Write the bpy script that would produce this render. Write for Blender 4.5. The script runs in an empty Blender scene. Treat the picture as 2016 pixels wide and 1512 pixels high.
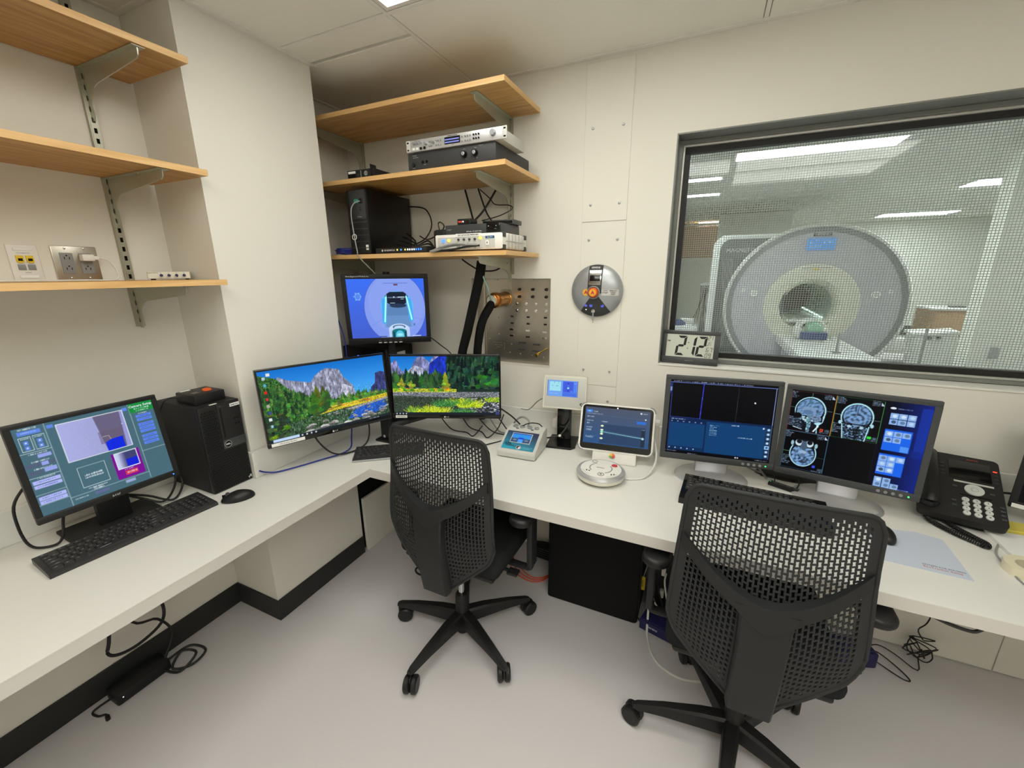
import bpy, bmesh, math, random
import numpy as np
from mathutils import Vector, Matrix
random.seed(7); rng = np.random.default_rng(7)
SC = bpy.context.scene; COL = SC.collection
R = math.radians
# ------------------------------------------------------------------ camera, world, exposure, area light
cam_d = bpy.data.cameras.new('camera'); cam = bpy.data.objects.new('camera', cam_d); COL.objects.link(cam)
YAW, PIT, ROL, FPX = -0.4320, 0.2617, -0.0069, 818.93
_f = Vector((math.sin(YAW)*math.cos(PIT), math.cos(YAW)*math.cos(PIT), -math.sin(PIT)))
_r = Vector((math.cos(YAW), -math.sin(YAW), 0)); _u = _r.cross(_f)
_r2 = _r*math.cos(ROL)+_u*math.sin(ROL); _u2 = -_r*math.sin(ROL)+_u*math.cos(ROL)
mw = Matrix((( _r2.x,_u2.x,-_f.x,0),(_r2.y,_u2.y,-_f.y,-2.0164),(_r2.z,_u2.z,-_f.z,1.5734),(0,0,0,1)))
cam.matrix_world = mw
cam_d.sensor_fit = 'HORIZONTAL'; cam_d.sensor_width = 36.0; cam_d.lens = FPX/2016*36.0
cam_d.clip_start = .02; cam_d.clip_end = 60
SC.camera = cam
SC.view_settings.view_transform = 'Standard'; SC.view_settings.look = 'None'
SC.view_settings.exposure = 0.0; SC.view_settings.gamma = 1.0; SC.view_settings.use_curve_mapping = False
w = bpy.data.worlds.new('world'); SC.world = w; w.use_nodes = True
w.node_tree.nodes['Background'].inputs[0].default_value = (.9,.92,1,1)
w.node_tree.nodes['Background'].inputs[1].default_value = 0.05
TROFFER = 7.15      # radiance of the control-room diffusers
SCAN_LAMP = 38.0    # radiance of the scanner-room tubes

# ------------------------------------------------------------------ materials
def lin(c):
    c = c/255.0
    return c/12.92 if c <= .04045 else ((c+.055)/1.055)**2.4
def srgb(r, g, b): return (lin(r), lin(g), lin(b), 1)
def mat(name, rgb, rough=.5, metal=0, noise=0, nscale=60, bump=0, bscale=200, spec=.5, emit=0, emitc=None, coat=0):
    m = bpy.data.materials.new(name); m.use_nodes = True
    nt = m.node_tree; p = nt.nodes['Principled BSDF']
    c = srgb(*rgb); p.inputs['Base Color'].default_value = c
    p.inputs['Roughness'].default_value = rough; p.inputs['Metallic'].default_value = metal
    p.inputs['Specular IOR Level'].default_value = spec
    if coat: p.inputs['Coat Weight'].default_value = coat; p.inputs['Coat Roughness'].default_value = .05
    tc = None
    if noise or bump:
        tc = nt.nodes.new('ShaderNodeTexCoord')
    if noise:
        n = nt.nodes.new('ShaderNodeTexNoise'); n.inputs['Scale'].default_value = nscale; n.inputs['Detail'].default_value = 4
        nt.links.new(tc.outputs['Object'], n.inputs['Vector'])
        mx = nt.nodes.new('ShaderNodeMix'); mx.data_type = 'RGBA'
        mx.inputs[6].default_value = tuple(min(1, v*(1-noise)) for v in c[:3])+(1,)
        mx.inputs[7].default_value = tuple(min(1, v*(1+noise)) for v in c[:3])+(1,)
        nt.links.new(n.outputs['Fac'], mx.inputs[0]); nt.links.new(mx.outputs[2], p.inputs['Base Color'])
    if bump:
        n2 = nt.nodes.new('ShaderNodeTexNoise'); n2.inputs['Scale'].default_value = bscale; n2.inputs['Detail'].default_value = 3
        nt.links.new(tc.outputs['Object'], n2.inputs['Vector'])
        b = nt.nodes.new('ShaderNodeBump'); b.inputs['Strength'].default_value = bump; b.inputs['Distance'].default_value = .002
        nt.links.new(n2.outputs['Fac'], b.inputs['Height']); nt.links.new(b.outputs['Normal'], p.inputs['Normal'])
    if emit:
        p.inputs['Emission Color'].default_value = srgb(*(emitc or rgb)); p.inputs['Emission Strength'].default_value = emit
    return m
def wood(name, a, b, axis):
    m = bpy.data.materials.new(name); m.use_nodes = True; nt = m.node_tree; p = nt.nodes['Principled BSDF']
    tc = nt.nodes.new('ShaderNodeTexCoord'); mp = nt.nodes.new('ShaderNodeMapping')
    mp.inputs['Scale'].default_value = (2.2, 30, 30) if axis == 'x' else (30, 2.2, 30)
    n = nt.nodes.new('ShaderNodeTexNoise'); n.inputs['Scale'].default_value = 1.6; n.inputs['Detail'].default_value = 6
    n.inputs['Distortion'].default_value = .7
    rp = nt.nodes.new('ShaderNodeValToRGB'); rp.color_ramp.elements[0].position = .32; rp.color_ramp.elements[1].position = .7
    rp.color_ramp.elements[0].color = srgb(*a); rp.color_ramp.elements[1].color = srgb(*b)
    nt.links.new(tc.outputs['Object'], mp.inputs[0]); nt.links.new(mp.outputs[0], n.inputs['Vector'])
    nt.links.new(n.outputs['Fac'], rp.inputs[0]); nt.links.new(rp.outputs[0], p.inputs['Base Color'])
    p.inputs['Roughness'].default_value = .42
    return m
def emis(name, rgb, s):
    m = bpy.data.materials.new(name); m.use_nodes = True; nt = m.node_tree; nt.nodes.clear()
    e = nt.nodes.new('ShaderNodeEmission'); e.inputs[0].default_value = srgb(*rgb); e.inputs[1].default_value = s
    o = nt.nodes.new('ShaderNodeOutputMaterial'); nt.links.new(e.outputs[0], o.inputs[0]); return m
M = dict(
  wall=mat('wall_paint', (232,229,219), .85, bump=.05, bscale=350, spec=.3),
  wall2=mat('scanner_wall_paint', (215,217,206), .9),
  ceil=mat('ceiling_tile_paint', (241,239,228), .95, noise=.03, nscale=160, bump=.25, bscale=500, spec=.2),
  grid=mat('grid_metal', (238,236,228), .6),
  floor=mat('vinyl_floor', (211,207,208), .55, noise=.05, nscale=420, bump=.08, bscale=260, spec=.35),
  base=mat('rubber_baseboard', (37,38,38), .6),
  desk=mat('white_laminate', (226,225,219), .42, noise=.012, nscale=30, spec=.4),
  deskedge=mat('laminate_edge', (214,210,203), .5),
  woodx=wood('shelf_oak_x', (172,126,64), (208,164,96), 'x'),
  woody=wood('shelf_oak_y', (172,126,64), (208,164,96), 'y'),
  edge=wood('shelf_edge_band', (212,166,104), (232,192,134), 'x'),
  edgey=wood('shelf_edge_band_y', (212,166,104), (232,192,134), 'y'),
  bracket=mat('zinc_bracket', (188,190,174), .33, metal=.7, noise=.08, nscale=25),
  zinc=mat('zinc_standard', (178,176,160), .4, metal=.7),
  steel=mat('stainless_steel', (190,184,172), .33, metal=.95, noise=.1, nscale=18, bump=.05, bscale=60),
  chrome=mat('chrome', (215,215,215), .12, metal=1),
  brass=mat('brass', (205,150,84), .25, metal=1, noise=.1, nscale=40),
  gold=mat('gold_plating', (214,176,78), .2, metal=1),
  blk=mat('black_plastic', (25,25,26), .45, spec=.4),
  blk2=mat('black_textured_plastic', (33,33,33), .6, bump=.15, bscale=900, spec=.35),
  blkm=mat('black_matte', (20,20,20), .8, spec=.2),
  blkg=mat('black_gloss', (14,14,15), .12, spec=.5),
  key=mat('key_plastic', (46,46,47), .38),
  char=mat('charcoal_plastic', (57,58,59), .5, spec=.35),
  dark=mat('dark_grey_plastic', (60,62,64), .45),
  chair=mat('chair_charcoal', (42,43,44), .55, spec=.35),
  chairf=mat('chair_frame_charcoal', (34,35,36), .5, spec=.35),
  cush=mat('seat_fabric', (38,39,40), .95, noise=.12, nscale=500, bump=.3, bscale=900, spec=.1),
  grey=mat('mid_grey_plastic', (140,141,140), .5),
  lgrey=mat('light_grey_plastic', (200,200,194), .5),
  white=mat('white_plastic', (235,233,226), .4),
  cream=mat('cream_plastic', (222,219,204), .5),
  beige=mat('beige_metal', (196,190,166), .5),
  silver=mat('silver_paint', (172,175,178), .35, metal=.55),
  silv2=mat('brushed_silver', (206,206,208), .32, metal=.6),
  red=mat('red_plastic', (196,60,64), .45), orange=mat('orange_plastic', (232,96,34), .4),
  orng=mat('orange_cable_jacket', (224,84,40), .5),
  yel=mat('yellow_plastic', (232,200,40), .5), amber=mat('amber_label', (236,178,52), .55),
  blue=mat('blue_cable_jacket', (34,48,140), .45), navy=mat('navy_plastic', (28,28,84), .5),
  cable=mat('black_cable_jacket', (22,22,23), .5), gcable=mat('grey_cable_jacket', (150,150,146), .5),
  wcable=mat('white_cable_jacket', (225,224,218), .45), teal=mat('teal_tube', (150,196,184), .4),
  paper=mat('label_paper', (238,238,234), .7), pad=mat('pale_blue_mat', (196,204,218), .8),
  ink=mat('black_ink', (20,20,22), .7), inkw=mat('white_ink', (230,230,230), .6), inkg=mat('grey_ink', (150,152,155), .6),
  lcd=mat('lcd_grey', (203,208,194), .35),
  frame=mat('window_frame_paint', (128,130,126), .45, metal=.2), alum=mat('aluminium_strip', (205,205,198), .35, metal=.4),
  gask=mat('black_gasket', (16,16,15), .5),
  mesh=mat('copper_shield_mesh', (176,178,172), .6),
  mriw=mat('scanner_white', (226,228,222), .3), mrig=mat('scanner_grey_ring', (120,123,127), .35),
  mril=mat('scanner_lilac_panel', (192,190,198), .4), mric=mat('scanner_cream_ring', (226,224,206), .4),
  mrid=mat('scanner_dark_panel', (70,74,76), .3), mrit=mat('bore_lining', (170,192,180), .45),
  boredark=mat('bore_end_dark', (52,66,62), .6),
  cabw=mat('cabinet_maple', (190,140,86), .5, noise=.1, nscale=8),
  cabd=mat('cabinet_walnut', (160,124,88), .55, noise=.1, nscale=8),
  phant=mat('green_phantom', (150,206,176), .25), bluec=mat('blue_cloth', (36,62,120), .9), tealb=mat('teal_box', (60,170,168), .6),
  gloss=mat('tower_side_gloss', (15,15,16), .28),
  keyw=mat('phone_key_white', (205,208,204), .45),
  tape=mat('masking_tape', (226,218,190), .7), ynote=mat('yellow_note', (222,208,96), .8),
  led_r=emis('red_led', (255,70,50), 2.0), led_g=emis('green_led', (70,255,120), 2.0), led_b=emis('blue_led', (60,120,255), 3.0),
  led_y=emis('yellow_led', (255,225,80), 2.0), led_w=emis('white_led', (255,255,255), 2.0), led_t=emis('display_green', (60,150,120), .5),
  scrw=emis('screen_text_white', (225,235,240), 1.0),
  diffuser=emis('troffer_diffuser', (255,253,243), TROFFER), lamp=emis('scanner_lamp', (246,250,255), SCAN_LAMP),
)
# glass
gm = bpy.data.materials.new('window_glass'); gm.use_nodes = True; nt = gm.node_tree; nt.nodes.clear()
t = nt.nodes.new('ShaderNodeBsdfTransparent'); t.inputs[0].default_value = (.93,.95,.94,1)
g = nt.nodes.new('ShaderNodeBsdfGlossy'); g.inputs['Roughness'].default_value = .02
fr = nt.nodes.new('ShaderNodeFresnel'); fr.inputs[0].default_value = 1.35
mx = nt.nodes.new('ShaderNodeMixShader'); o = nt.nodes.new('ShaderNodeOutputMaterial')
nt.links.new(fr.outputs[0], mx.inputs[0]); nt.links.new(t.outputs[0], mx.inputs[1]); nt.links.new(g.outputs[0], mx.inputs[2]); nt.links.new(mx.outputs[0], o.inputs[0])
M['glass'] = gm
# clear bag plastic
# screen material: emission from colour attribute
sm = bpy.data.materials.new('lit_screen'); sm.use_nodes = True; nt = sm.node_tree; p = nt.nodes['Principled BSDF']
at = nt.nodes.new('ShaderNodeVertexColor'); at.layer_name = 'Col'
p.inputs['Base Color'].default_value = (.003,.003,.0035,1); p.inputs['Roughness'].default_value = .3; p.inputs['Specular IOR Level'].default_value = .1
nt.links.new(at.outputs[0], p.inputs['Emission Color']); p.inputs['Emission Strength'].default_value = 1.0
M['screen'] = sm
pm = bpy.data.materials.new('printed_face'); pm.use_nodes = True; nt = pm.node_tree; p = nt.nodes['Principled BSDF']
at = nt.nodes.new('ShaderNodeVertexColor'); at.layer_name = 'Col'
nt.links.new(at.outputs[0], p.inputs['Base Color']); p.inputs['Roughness'].default_value = .4
M['print'] = pm

# ------------------------------------------------------------------ mesh helpers
I4 = Matrix.Identity(4)
def new(): return bmesh.new()
def box(bm, x0, x1, y0, y1, z0, z1, bev=0, seg=2, mtx=None):
    r = bmesh.ops.create_cube(bm, size=1.0)
    vs = r['verts']
    for v in vs:
        v.co = Vector(((x0+x1)/2+v.co.x*(x1-x0), (y0+y1)/2+v.co.y*(y1-y0), (z0+z1)/2+v.co.z*(z1-z0)))
    if bev:
        es = list({e for v in vs for e in v.link_edges})
        rb = bmesh.ops.bevel(bm, geom=es, offset=bev, segments=seg, affect='EDGES', profile=.5)
        vs = list({v for f in rb['faces'] for v in f.verts} | {v for v in vs if v.is_valid})
    if mtx is not None:
        for v in vs: v.co = mtx @ v.co
    return bm
def cyl(bm, p0, p1, r0, r1=None, n=20, caps=True):
    p0, p1 = Vector(p0), Vector(p1); r1 = r0 if r1 is None else r1
    d = (p1-p0); q = d.to_track_quat('Z', 'Y').to_matrix()
    a, b = [], []
    for i in range(n):
        an = 2*math.pi*i/n; c = Vector((math.cos(an), math.sin(an), 0))
        a.append(bm.verts.new(p0+q@(c*r0))); b.append(bm.verts.new(p1+q@(c*r1)))
    for i in range(n):
        j = (i+1) % n; bm.faces.new((a[i], a[j], b[j], b[i]))
    if caps:
        bm.faces.new(a[::-1]); bm.faces.new(b)
    return bm
def smoothpath(pts, n=6):
    P = [Vector(p) for p in pts]
    if len(P) < 3: return P
    out = []
    for i in range(len(P)-1):
        p0 = P[max(i-1, 0)]; p1 = P[i]; p2 = P[i+1]; p3 = P[min(i+2, len(P)-1)]
        for k in range(n):
            t = k/n
            out.append(.5*((2*p1)+(p2-p0)*t+(2*p0-5*p1+4*p2-p3)*t*t+(-p0+3*p1-3*p2+p3)*t**3))
    out.append(P[-1]); return out
def tube(bm, pts, r, n=7, sm=6, flat=1.0):
    P = smoothpath(pts, sm); rings = []
    up = Vector((0, 0, 1))
    for i, p in enumerate(P):
        d = (P[min(i+1, len(P)-1)]-P[max(i-1, 0)])
        if d.length < 1e-7: d = Vector((0, 0, 1))
        d.normalize(); s = d.cross(up)
        if s.length < .05: s = d.cross(Vector((0, 1, 0)))
        s.normalize(); u = s.cross(d)
        rr = r(i/(len(P)-1)) if callable(r) else r
        rings.append([bm.verts.new(p+s*math.cos(2*math.pi*k/n)*rr+u*math.sin(2*math.pi*k/n)*rr*flat) for k in range(n)])
    for a, b in zip(rings, rings[1:]):
        for k in range(n): bm.faces.new((a[k], a[(k+1) % n], b[(k+1) % n], b[k]))
    bm.faces.new(rings[0][::-1]); bm.faces.new(rings[-1]); return bm
def lathe(bm, prof, n=40, mtx=I4, cap=True):
    rings = []
    for r, z in prof:
        if r < 1e-6: rings.append([bm.verts.new(mtx@Vector((0, 0, z)))])
        else: rings.append([bm.verts.new(mtx@Vector((r*math.cos(2*math.pi*k/n), r*math.sin(2*math.pi*k/n), z))) for k in range(n)])
    for a, b in zip(rings, rings[1:]):
        for k in range(n):
            j = (k+1) % n
            if len(a) == 1 and len(b) == 1: continue
            if len(a) == 1: bm.faces.new((a[0], b[j], b[k]))
            elif len(b) == 1: bm.faces.new((a[k], a[j], b[0]))
            else: bm.faces.new((a[k], a[j], b[j], b[k]))
    return bm
def prism(bm, poly, h0, h1, plane='xy', mtx=None):
    def P(a, b, h):
        v = Vector((a, b, h)) if plane == 'xy' else Vector((a, h, b)) if plane == 'xz' else Vector((h, a, b))
        return mtx@v if mtx is not None else v
    A = [bm.verts.new(P(a, b, h0)) for a, b in poly]; B = [bm.verts.new(P(a, b, h1)) for a, b in poly]
    n = len(poly)
    for i in range(n): bm.faces.new((A[i], A[(i+1) % n], B[(i+1) % n], B[i]))
    bm.faces.new(A[::-1]); bm.faces.new(B); return bm
def rrect(x0, x1, y0, y1, r, n=5):
    out = []
    for cx, cy, a0 in ((x1-r, y1-r, 0), (x0+r, y1-r, 90), (x0+r, y0+r, 180), (x1-r, y0+r, 270)):
        for k in range(n+1):
            a = R(a0+90*k/n); out.append((cx+r*math.cos(a), cy+r*math.sin(a)))
    return out
def finish(bm, smooth):
    bmesh.ops.recalc_face_normals(bm, faces=bm.faces)
    if smooth is not None:
        for f in bm.faces: f.smooth = True
        for e in bm.edges:
            if len(e.link_faces) == 2 and e.calc_face_angle(0) > R(smooth): e.smooth = False
def obj(name, bm, m, parent=None, label=None, smooth=35, mtx=None):
    if mtx is not None:
        for v in bm.verts: v.co = mtx@v.co
    finish(bm, smooth)
    me = bpy.data.meshes.new(name); bm.to_mesh(me); bm.free()
    me.materials.append(M[m] if isinstance(m, str) else m)
    o = bpy.data.objects.new(name, me); COL.objects.link(o)
    if parent: o.parent = parent
    if label: o['label'] = label
    return o
def thing(name, label, cat, loc=(0, 0, 0), rz=0, group=None):
    o = bpy.data.objects.new(name, None); COL.objects.link(o); o.empty_display_size = .05
    o.location = loc; o.rotation_euler = (0, 0, R(rz)); o['label'] = label; o['category'] = cat
    if group: o['group'] = group
    return o
def tag(o, label, cat, group=None):
    o['label'] = label; o['category'] = cat
    if group: o['group'] = group
    return o
def struct(name, bm, m, parent=None, smooth=35):
    o = obj(name, bm, m, parent, None, smooth)
    if not parent: o['kind'] = 'structure'
    return o
def inst(src, parent, loc=None, rz=None, mtx=None):
    c = src.copy(); COL.objects.link(c); c.parent = parent
    if mtx is not None: c.matrix_local = mtx
    if loc is not None: c.location = loc
    if rz is not None: c.rotation_euler = (0, 0, rz)
    return c
def Bx(name, m, parent, x0, x1, y0, y1, z0, z1, bev=0, seg=2, label=None, mtx=None):
    return obj(name, box(new(), x0, x1, y0, y1, z0, z1, bev, seg), m, parent, label, mtx=mtx)
def text(name, s, size, m, parent, mtx, ext=.0004, align='CENTER', bold=0, sx=1.0):
    """lettering standing on a plane; mtx maps text x,y -> plane x,z axes given by the matrix"""
    cu = bpy.data.curves.new(name, 'FONT'); cu.body = s; cu.size = size; cu.align_x = align; cu.align_y = 'CENTER'
    cu.resolution_u = 1; cu.extrude = ext; cu.offset = bold
    t = bpy.data.objects.new(name, cu); COL.objects.link(t)
    dg = bpy.context.evaluated_depsgraph_get(); dg.update()
    me = bpy.data.meshes.new_from_object(t.evaluated_get(dg)); me.name = name
    bpy.data.objects.remove(t); bpy.data.curves.remove(cu)
    me.transform(mtx@Matrix.Diagonal((sx, 1, 1, 1)))
    me.materials.clear(); me.materials.append(M[m])
    o = bpy.data.objects.new(name, me); COL.objects.link(o)
    if parent: o.parent = parent
    return o
T = Matrix.Translation
FRONT = Matrix.Rotation(R(90), 4, 'X')                # text plane facing -y (x right, z up)
def front(x, y, z): return T((x, y, z))@FRONT
def topm(x, y, z, rz=0): return T((x, y, z))@Matrix.Rotation(R(rz), 4, 'Z')
def rightm(x, y, z): return T((x, y, z))@Matrix.Rotation(R(90), 4, 'Z')@FRONT   # faces +x
def poly_pts(n, r, ph=0): return [(r*math.cos(2*math.pi*k/n+ph), r*math.sin(2*math.pi*k/n+ph)) for k in range(n)]

# ------------------------------------------------------------------ a small canvas for what the screens show
class Canvas:
    def __init__(s, w, h, bg=(0, 0, 0), ss=2):
        s.W, s.H, s.ss = w, h, ss
        s.a = np.zeros((h*ss, w*ss, 3)); s.a[:] = bg
        yy, xx = np.mgrid[0:h*ss, 0:w*ss]; s.X = (xx+.5)/(w*ss); s.Y = (yy+.5)/(h*ss)
    def put(s, m, c, al=1.0):
        s.a[m] = s.a[m]*(1-al)+np.array(c, float)*al
    def rect(s, x0, y0, x1, y1, c, al=1.0): s.put((s.X >= x0) & (s.X < x1) & (s.Y >= y0) & (s.Y < y1), c, al)
    def frame(s, x0, y0, x1, y1, c, tx=.004, ty=.006):
        s.rect(x0, y0, x1, y0+ty, c); s.rect(x0, y1-ty, x1, y1, c); s.rect(x0, y0, x0+tx, y1, c); s.rect(x1-tx, y0, x1, y1, c)
    def ell(s, cx, cy, rx, ry, c, al=1.0, rot=0):
        dx, dy = s.X-cx, s.Y-cy
        if rot: ca, sa = math.cos(rot), math.sin(rot); dx, dy = dx*ca+dy*sa, -dx*sa+dy*ca
        s.put((dx/rx)**2+(dy/ry)**2 < 1, c, al)
    def ring(s, cx, cy, rx, ry, c, w=.1, al=1.0):
        d = np.sqrt(((s.X-cx)/rx)**2+((s.Y-cy)/ry)**2); s.put((d < 1) & (d > 1-w), c, al)
    def poly(s, P, c, al=1.0):
        ins = np.zeros(s.X.shape, bool); n = len(P)
        for i in range(n):
            (x0, y0), (x1, y1) = P[i], P[(i+1) % n]
            if y0 == y1: continue
            cnd = ((y0 > s.Y) != (y1 > s.Y)) & (s.X < (x1-x0)*(s.Y-y0)/(y1-y0)+x0); ins ^= cnd
        s.put(ins, c, al); return ins
    def line(s, x0, y0, x1, y1, c, w=.004, al=1.0):
        asp = s.W/s.H; X, Y = s.X*asp, s.Y; ax, ay, bx, by = x0*asp, y0, x1*asp, y1
        dx, dy = bx-ax, by-ay; L = dx*dx+dy*dy+1e-12
        t = np.clip(((X-ax)*dx+(Y-ay)*dy)/L, 0, 1); s.put((X-ax-t*dx)**2+(Y-ay-t*dy)**2 < (w*asp/2)**2, c, al)
    def words(s, x, y, n, c, h=.012, cw=.006, al=.8):        # far-off small print: broken dashes
        for k in range(n):
            L = cw*random.uniform(.5, 1.0); s.rect(x+k*cw, y+random.uniform(-.1, .1)*h, x+k*cw+L, y+h, c, al*random.uniform(.5, 1))
    def noise(s, mask, amp, sx=1, sy=1):
        h, w = s.a.shape[:2]
        g = rng.normal(size=(h//sy+3, w//sx+3)); yy = np.arange(h)/sy; xx = np.arange(w)/sx
        y0, x0 = yy.astype(int), xx.astype(int); fy, fx = (yy-y0)[:, None], (xx-x0)[None]
        n = (g[y0][:, x0]*(1-fy)*(1-fx)+g[y0+1][:, x0]*fy*(1-fx)+g[y0][:, x0+1]*(1-fy)*fx+g[y0+1][:, x0+1]*fy*fx)
        s.a[mask] = np.clip(s.a[mask]*(1+amp*np.clip(n, -1.6, 1.6)[mask][:, None]), 0, 255)
    def image(s):
        a = s.a.reshape(s.H, s.ss, s.W, s.ss, 3).mean((1, 3)); a = np.clip(a, 0, 255)/255
        return np.where(a <= .04045, a/12.92, ((a+.055)/1.055)**2.4)
def picture(name, cv, w, h, mtx, parent, m='screen', label=None):
    img = cv.image(); H, W = img.shape[:2]
    xs = -w/2+w*np.arange(W)/(W-1); zs = h/2-h*np.arange(H)/(H-1)
    V = np.zeros((H, W, 3)); V[..., 0] = xs[None]; V[..., 2] = zs[:, None]
    MM = np.array(mtx); V = V.reshape(-1, 3)@MM[:3, :3].T+MM[:3, 3]
    idx = np.arange(H*W).reshape(H, W)
    F = np.stack([idx[1:, :-1], idx[1:, 1:], idx[:-1, 1:], idx[:-1, :-1]], -1).reshape(-1, 4)
    me = bpy.data.meshes.new(name)
    me.vertices.add(H*W); me.vertices.foreach_set('co', V.ravel())
    me.loops.add(F.size); me.loops.foreach_set('vertex_index', F.ravel())
    me.polygons.add(len(F)); me.polygons.foreach_set('loop_start', np.arange(0, F.size, 4)); me.polygons.foreach_set('loop_total', np.full(len(F), 4))
    ca = me.color_attributes.new('Col', 'FLOAT_COLOR', 'POINT')
    ca.data.foreach_set('color', np.concatenate([img.reshape(-1, 3), np.ones((H*W, 1))], 1).astype(np.float32).ravel())
    me.materials.append(M[m]); me.update()
    o = bpy.data.objects.new(name, me); COL.objects.link(o); o.parent = parent
    if label: o['label'] = label
    return o

# ------------------------------------------------------------------ room shell
XL, XC, YA, YB = -1.963, -1.670, -1.0115, -0.472
ZC = 2.447; XE = 2.35; YS = -3.55; WT = .22
XW, ZW0, ZW1, XW2 = -.1766, 1.1564, 2.118, 1.95
struct('floor', box(new(), XL-.1, XE+.1, YS-.1, WT, -.05, 0), 'floor')
struct('wall_left', box(new(), XL-.1, XL, YS-.1, WT, 0, 2.6), 'wall')
struct('wall_pillar', box(new(), XL, XC, YA, YB, 0, 2.6), 'wall')
bm = new()     # window wall with the window opening and the recess of the connector plate
RX0, RX1, RZ0, RZ1, RD = -1.167, -.7135, 1.087, 1.5435, .065
box(bm, XL, RX0, 0, WT, 0, 2.6); box(bm, RX0, RX1, 0, WT, 0, RZ0); box(bm, RX0, RX1, 0, WT, RZ1, 2.6)
box(bm, RX0, RX1, RD, WT, RZ0, RZ1); box(bm, RX1, XW, 0, WT, 0, 2.6)
box(bm, XW, XW2, 0, WT, 0, ZW0); box(bm, XW, XW2, 0, WT, ZW1, 2.6); box(bm, XW2, XE, 0, WT, 0, 2.6)
wn = struct('wall_north', bm, 'wall', smooth=None)
struct('wall_east', box(new(), XE, XE+.1, YS-.1, WT, 0, 2.6), 'wall')
struct('wall_south', box(new(), XL-.1, XE+.1, YS-.1, YS, 0, 2.6), 'wall')
def panel(x0, x1, z0, z1, screws):
    p = Bx('wall_panel', 'wall', wn, x0+.0016, x1-.0016, -.0045, 0, z0+.0016, z1-.0016, .0008, 1)
    for sx, sz in screws:
        obj('screw', lathe(new(), [(0, .006), (.005, .0045), (.0062, .001), (.0062, 0)], 10, T((sx, -.0045, sz))@Matrix.Rotation(R(90), 4, 'X')), 'silver', p)
panel(-.5653, -.3597, 1.796, 2.43, [(-.528, 2.18), (-.397, 2.18), (-.526, 1.87), (-.396, 1.87)])
panel(-.5653, -.3597, 1.022, 1.796, [(-.527, 1.717), (-.396, 1.717), (-.53, 1.098), (-.399, 1.098)])
panel(-.5653, -.3597, .858, 1.022, [(-.40, .944), (-.53, .944)])
# low access panels under the worktop on the window wall
for x0, x1 in ((-.72, .10), (.104, 1.20), (1.204, 2.3)):
    Bx('wall_panel', 'wall', wn, x0, x1, -.006, 0, .004, .50, .001, 1)
# baseboards
def bb(name, x0, x1, y0, y1):
    b = box(new(), x0, x1, y0, y1, 0, .108, .002, 1); struct(name, b, 'base')
bb('baseboard_left', XL, XL+.008, YS, YA); bb('baseboard_pillar_side', XL+.008, XC+.008, YA-.008, YA)
bb('baseboard_pillar_front', XC, XC+.008, YA, YB)
# ceiling: backing slab, lay-in tiles, tee grid
ce = struct('ceiling', box(new(), XL-.1, XE+.1, YS-.1, WT, 2.52, 2.6), 'ceil')
gx = [-2.325+1.207*k for k in range(5)]; gx = [-2.329, -1.118, .091, 1.300, 2.509]
gy = [.0, -.6175, -1.227, -1.8365, -2.446, -3.0555, -3.665]
LIGHTS = {(1, 1), (1, 3), (2, 3), (2, 4)}
tile_cache = {}
for i in range(4):
    for j in range(6):
        x0, x1 = max(gx[i], XL), min(gx[i+1], XE); y1, y0 = gy[j], max(gy[j+1], YS)
        if (i, j) in LIGHTS: continue
        b = new()
        if i == 0 and j == 0: pass
        segs = [(x0, x1, y0, y1)]
        if i == 0:     # notch round the pillar
            if j == 0: segs = [(x0, x1, YB, y1), (XC, x1, y0, YB)]
            if j == 1: segs = [(XC, x1, YA, y1), (x0, x1, y0, YA)]
        for a0, a1, b0, b1 in segs: box(b, a0+.0098, a1-.0098, b0+.0098, b1-.0098, ZC+.002, ZC+.018, .002, 1)
        obj('ceiling_tile', b, 'ceil', ce)
def bar(x0, x1, y0, y1, dz=0): Bx('grid_bar', 'grid', ce, x0, x1, y0, y1, ZC+dz, ZC+.03, .001, 1)
for x in gx[1:4]: bar(x-.0075, x+.0075, YS, 0, .0012)
for y in gy[1:6]: bar(XL if not (YA < y < YB) else XC, XE, y-.0075, y+.0075)
def angle(name, x0, x1, y0, y1):
    struct(name, box(new(), x0, x1, y0, y1, ZC-.003, ZC+.022, .001, 1), 'grid')
angle('trim_1', XC, XC+.022, YA-.022, YB+.02); angle('trim_2', XL, XE, -.022, 0); angle('trim_3', XL, XL+.022, YS, YA-.022)
angle('trim_4', XL, XC, YA-.022, YA); angle('trim_5', XL, XL+.022, YB, -.022)
angle('trim_6', XE-.022, XE, YS, -.022)
# troffers
def troffer(i, j, label):
    x0, x1, y1, y0 = gx[i]+.012, gx[i+1]-.012, gy[j]-.012, gy[j+1]+.012
    t = thing('ceiling_light', label, 'light', ((x0+x1)/2, (y0+y1)/2, ZC), group='ceiling lights of the control room')
    X, Y = (x1-x0)/2, (y1-y0)/2; f = .016
    b = new(); box(b, -X, X, -Y, -Y+f, .002, .05); box(b, -X, X, Y-f, Y, .002, .05); box(b, -X, -X+f, -Y+f, Y-f, .002, .05); box(b, X-f, X, -Y+f, Y-f, .002, .05)
    obj('frame', b, 'white', t, smooth=None)
    Bx('diffuser', 'diffuser', t, -X+f, X-f, -Y+f, Y-f, .012, .02)
troffer(1, 1, 'lit rectangular ceiling light at the top edge of the picture')
troffer(1, 3, 'lit rectangular ceiling light behind the camera over the left desk')
troffer(2, 3, 'lit rectangular ceiling light over the camera to the right')
troffer(2, 4, 'lit rectangular ceiling light farthest behind the camera')

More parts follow.
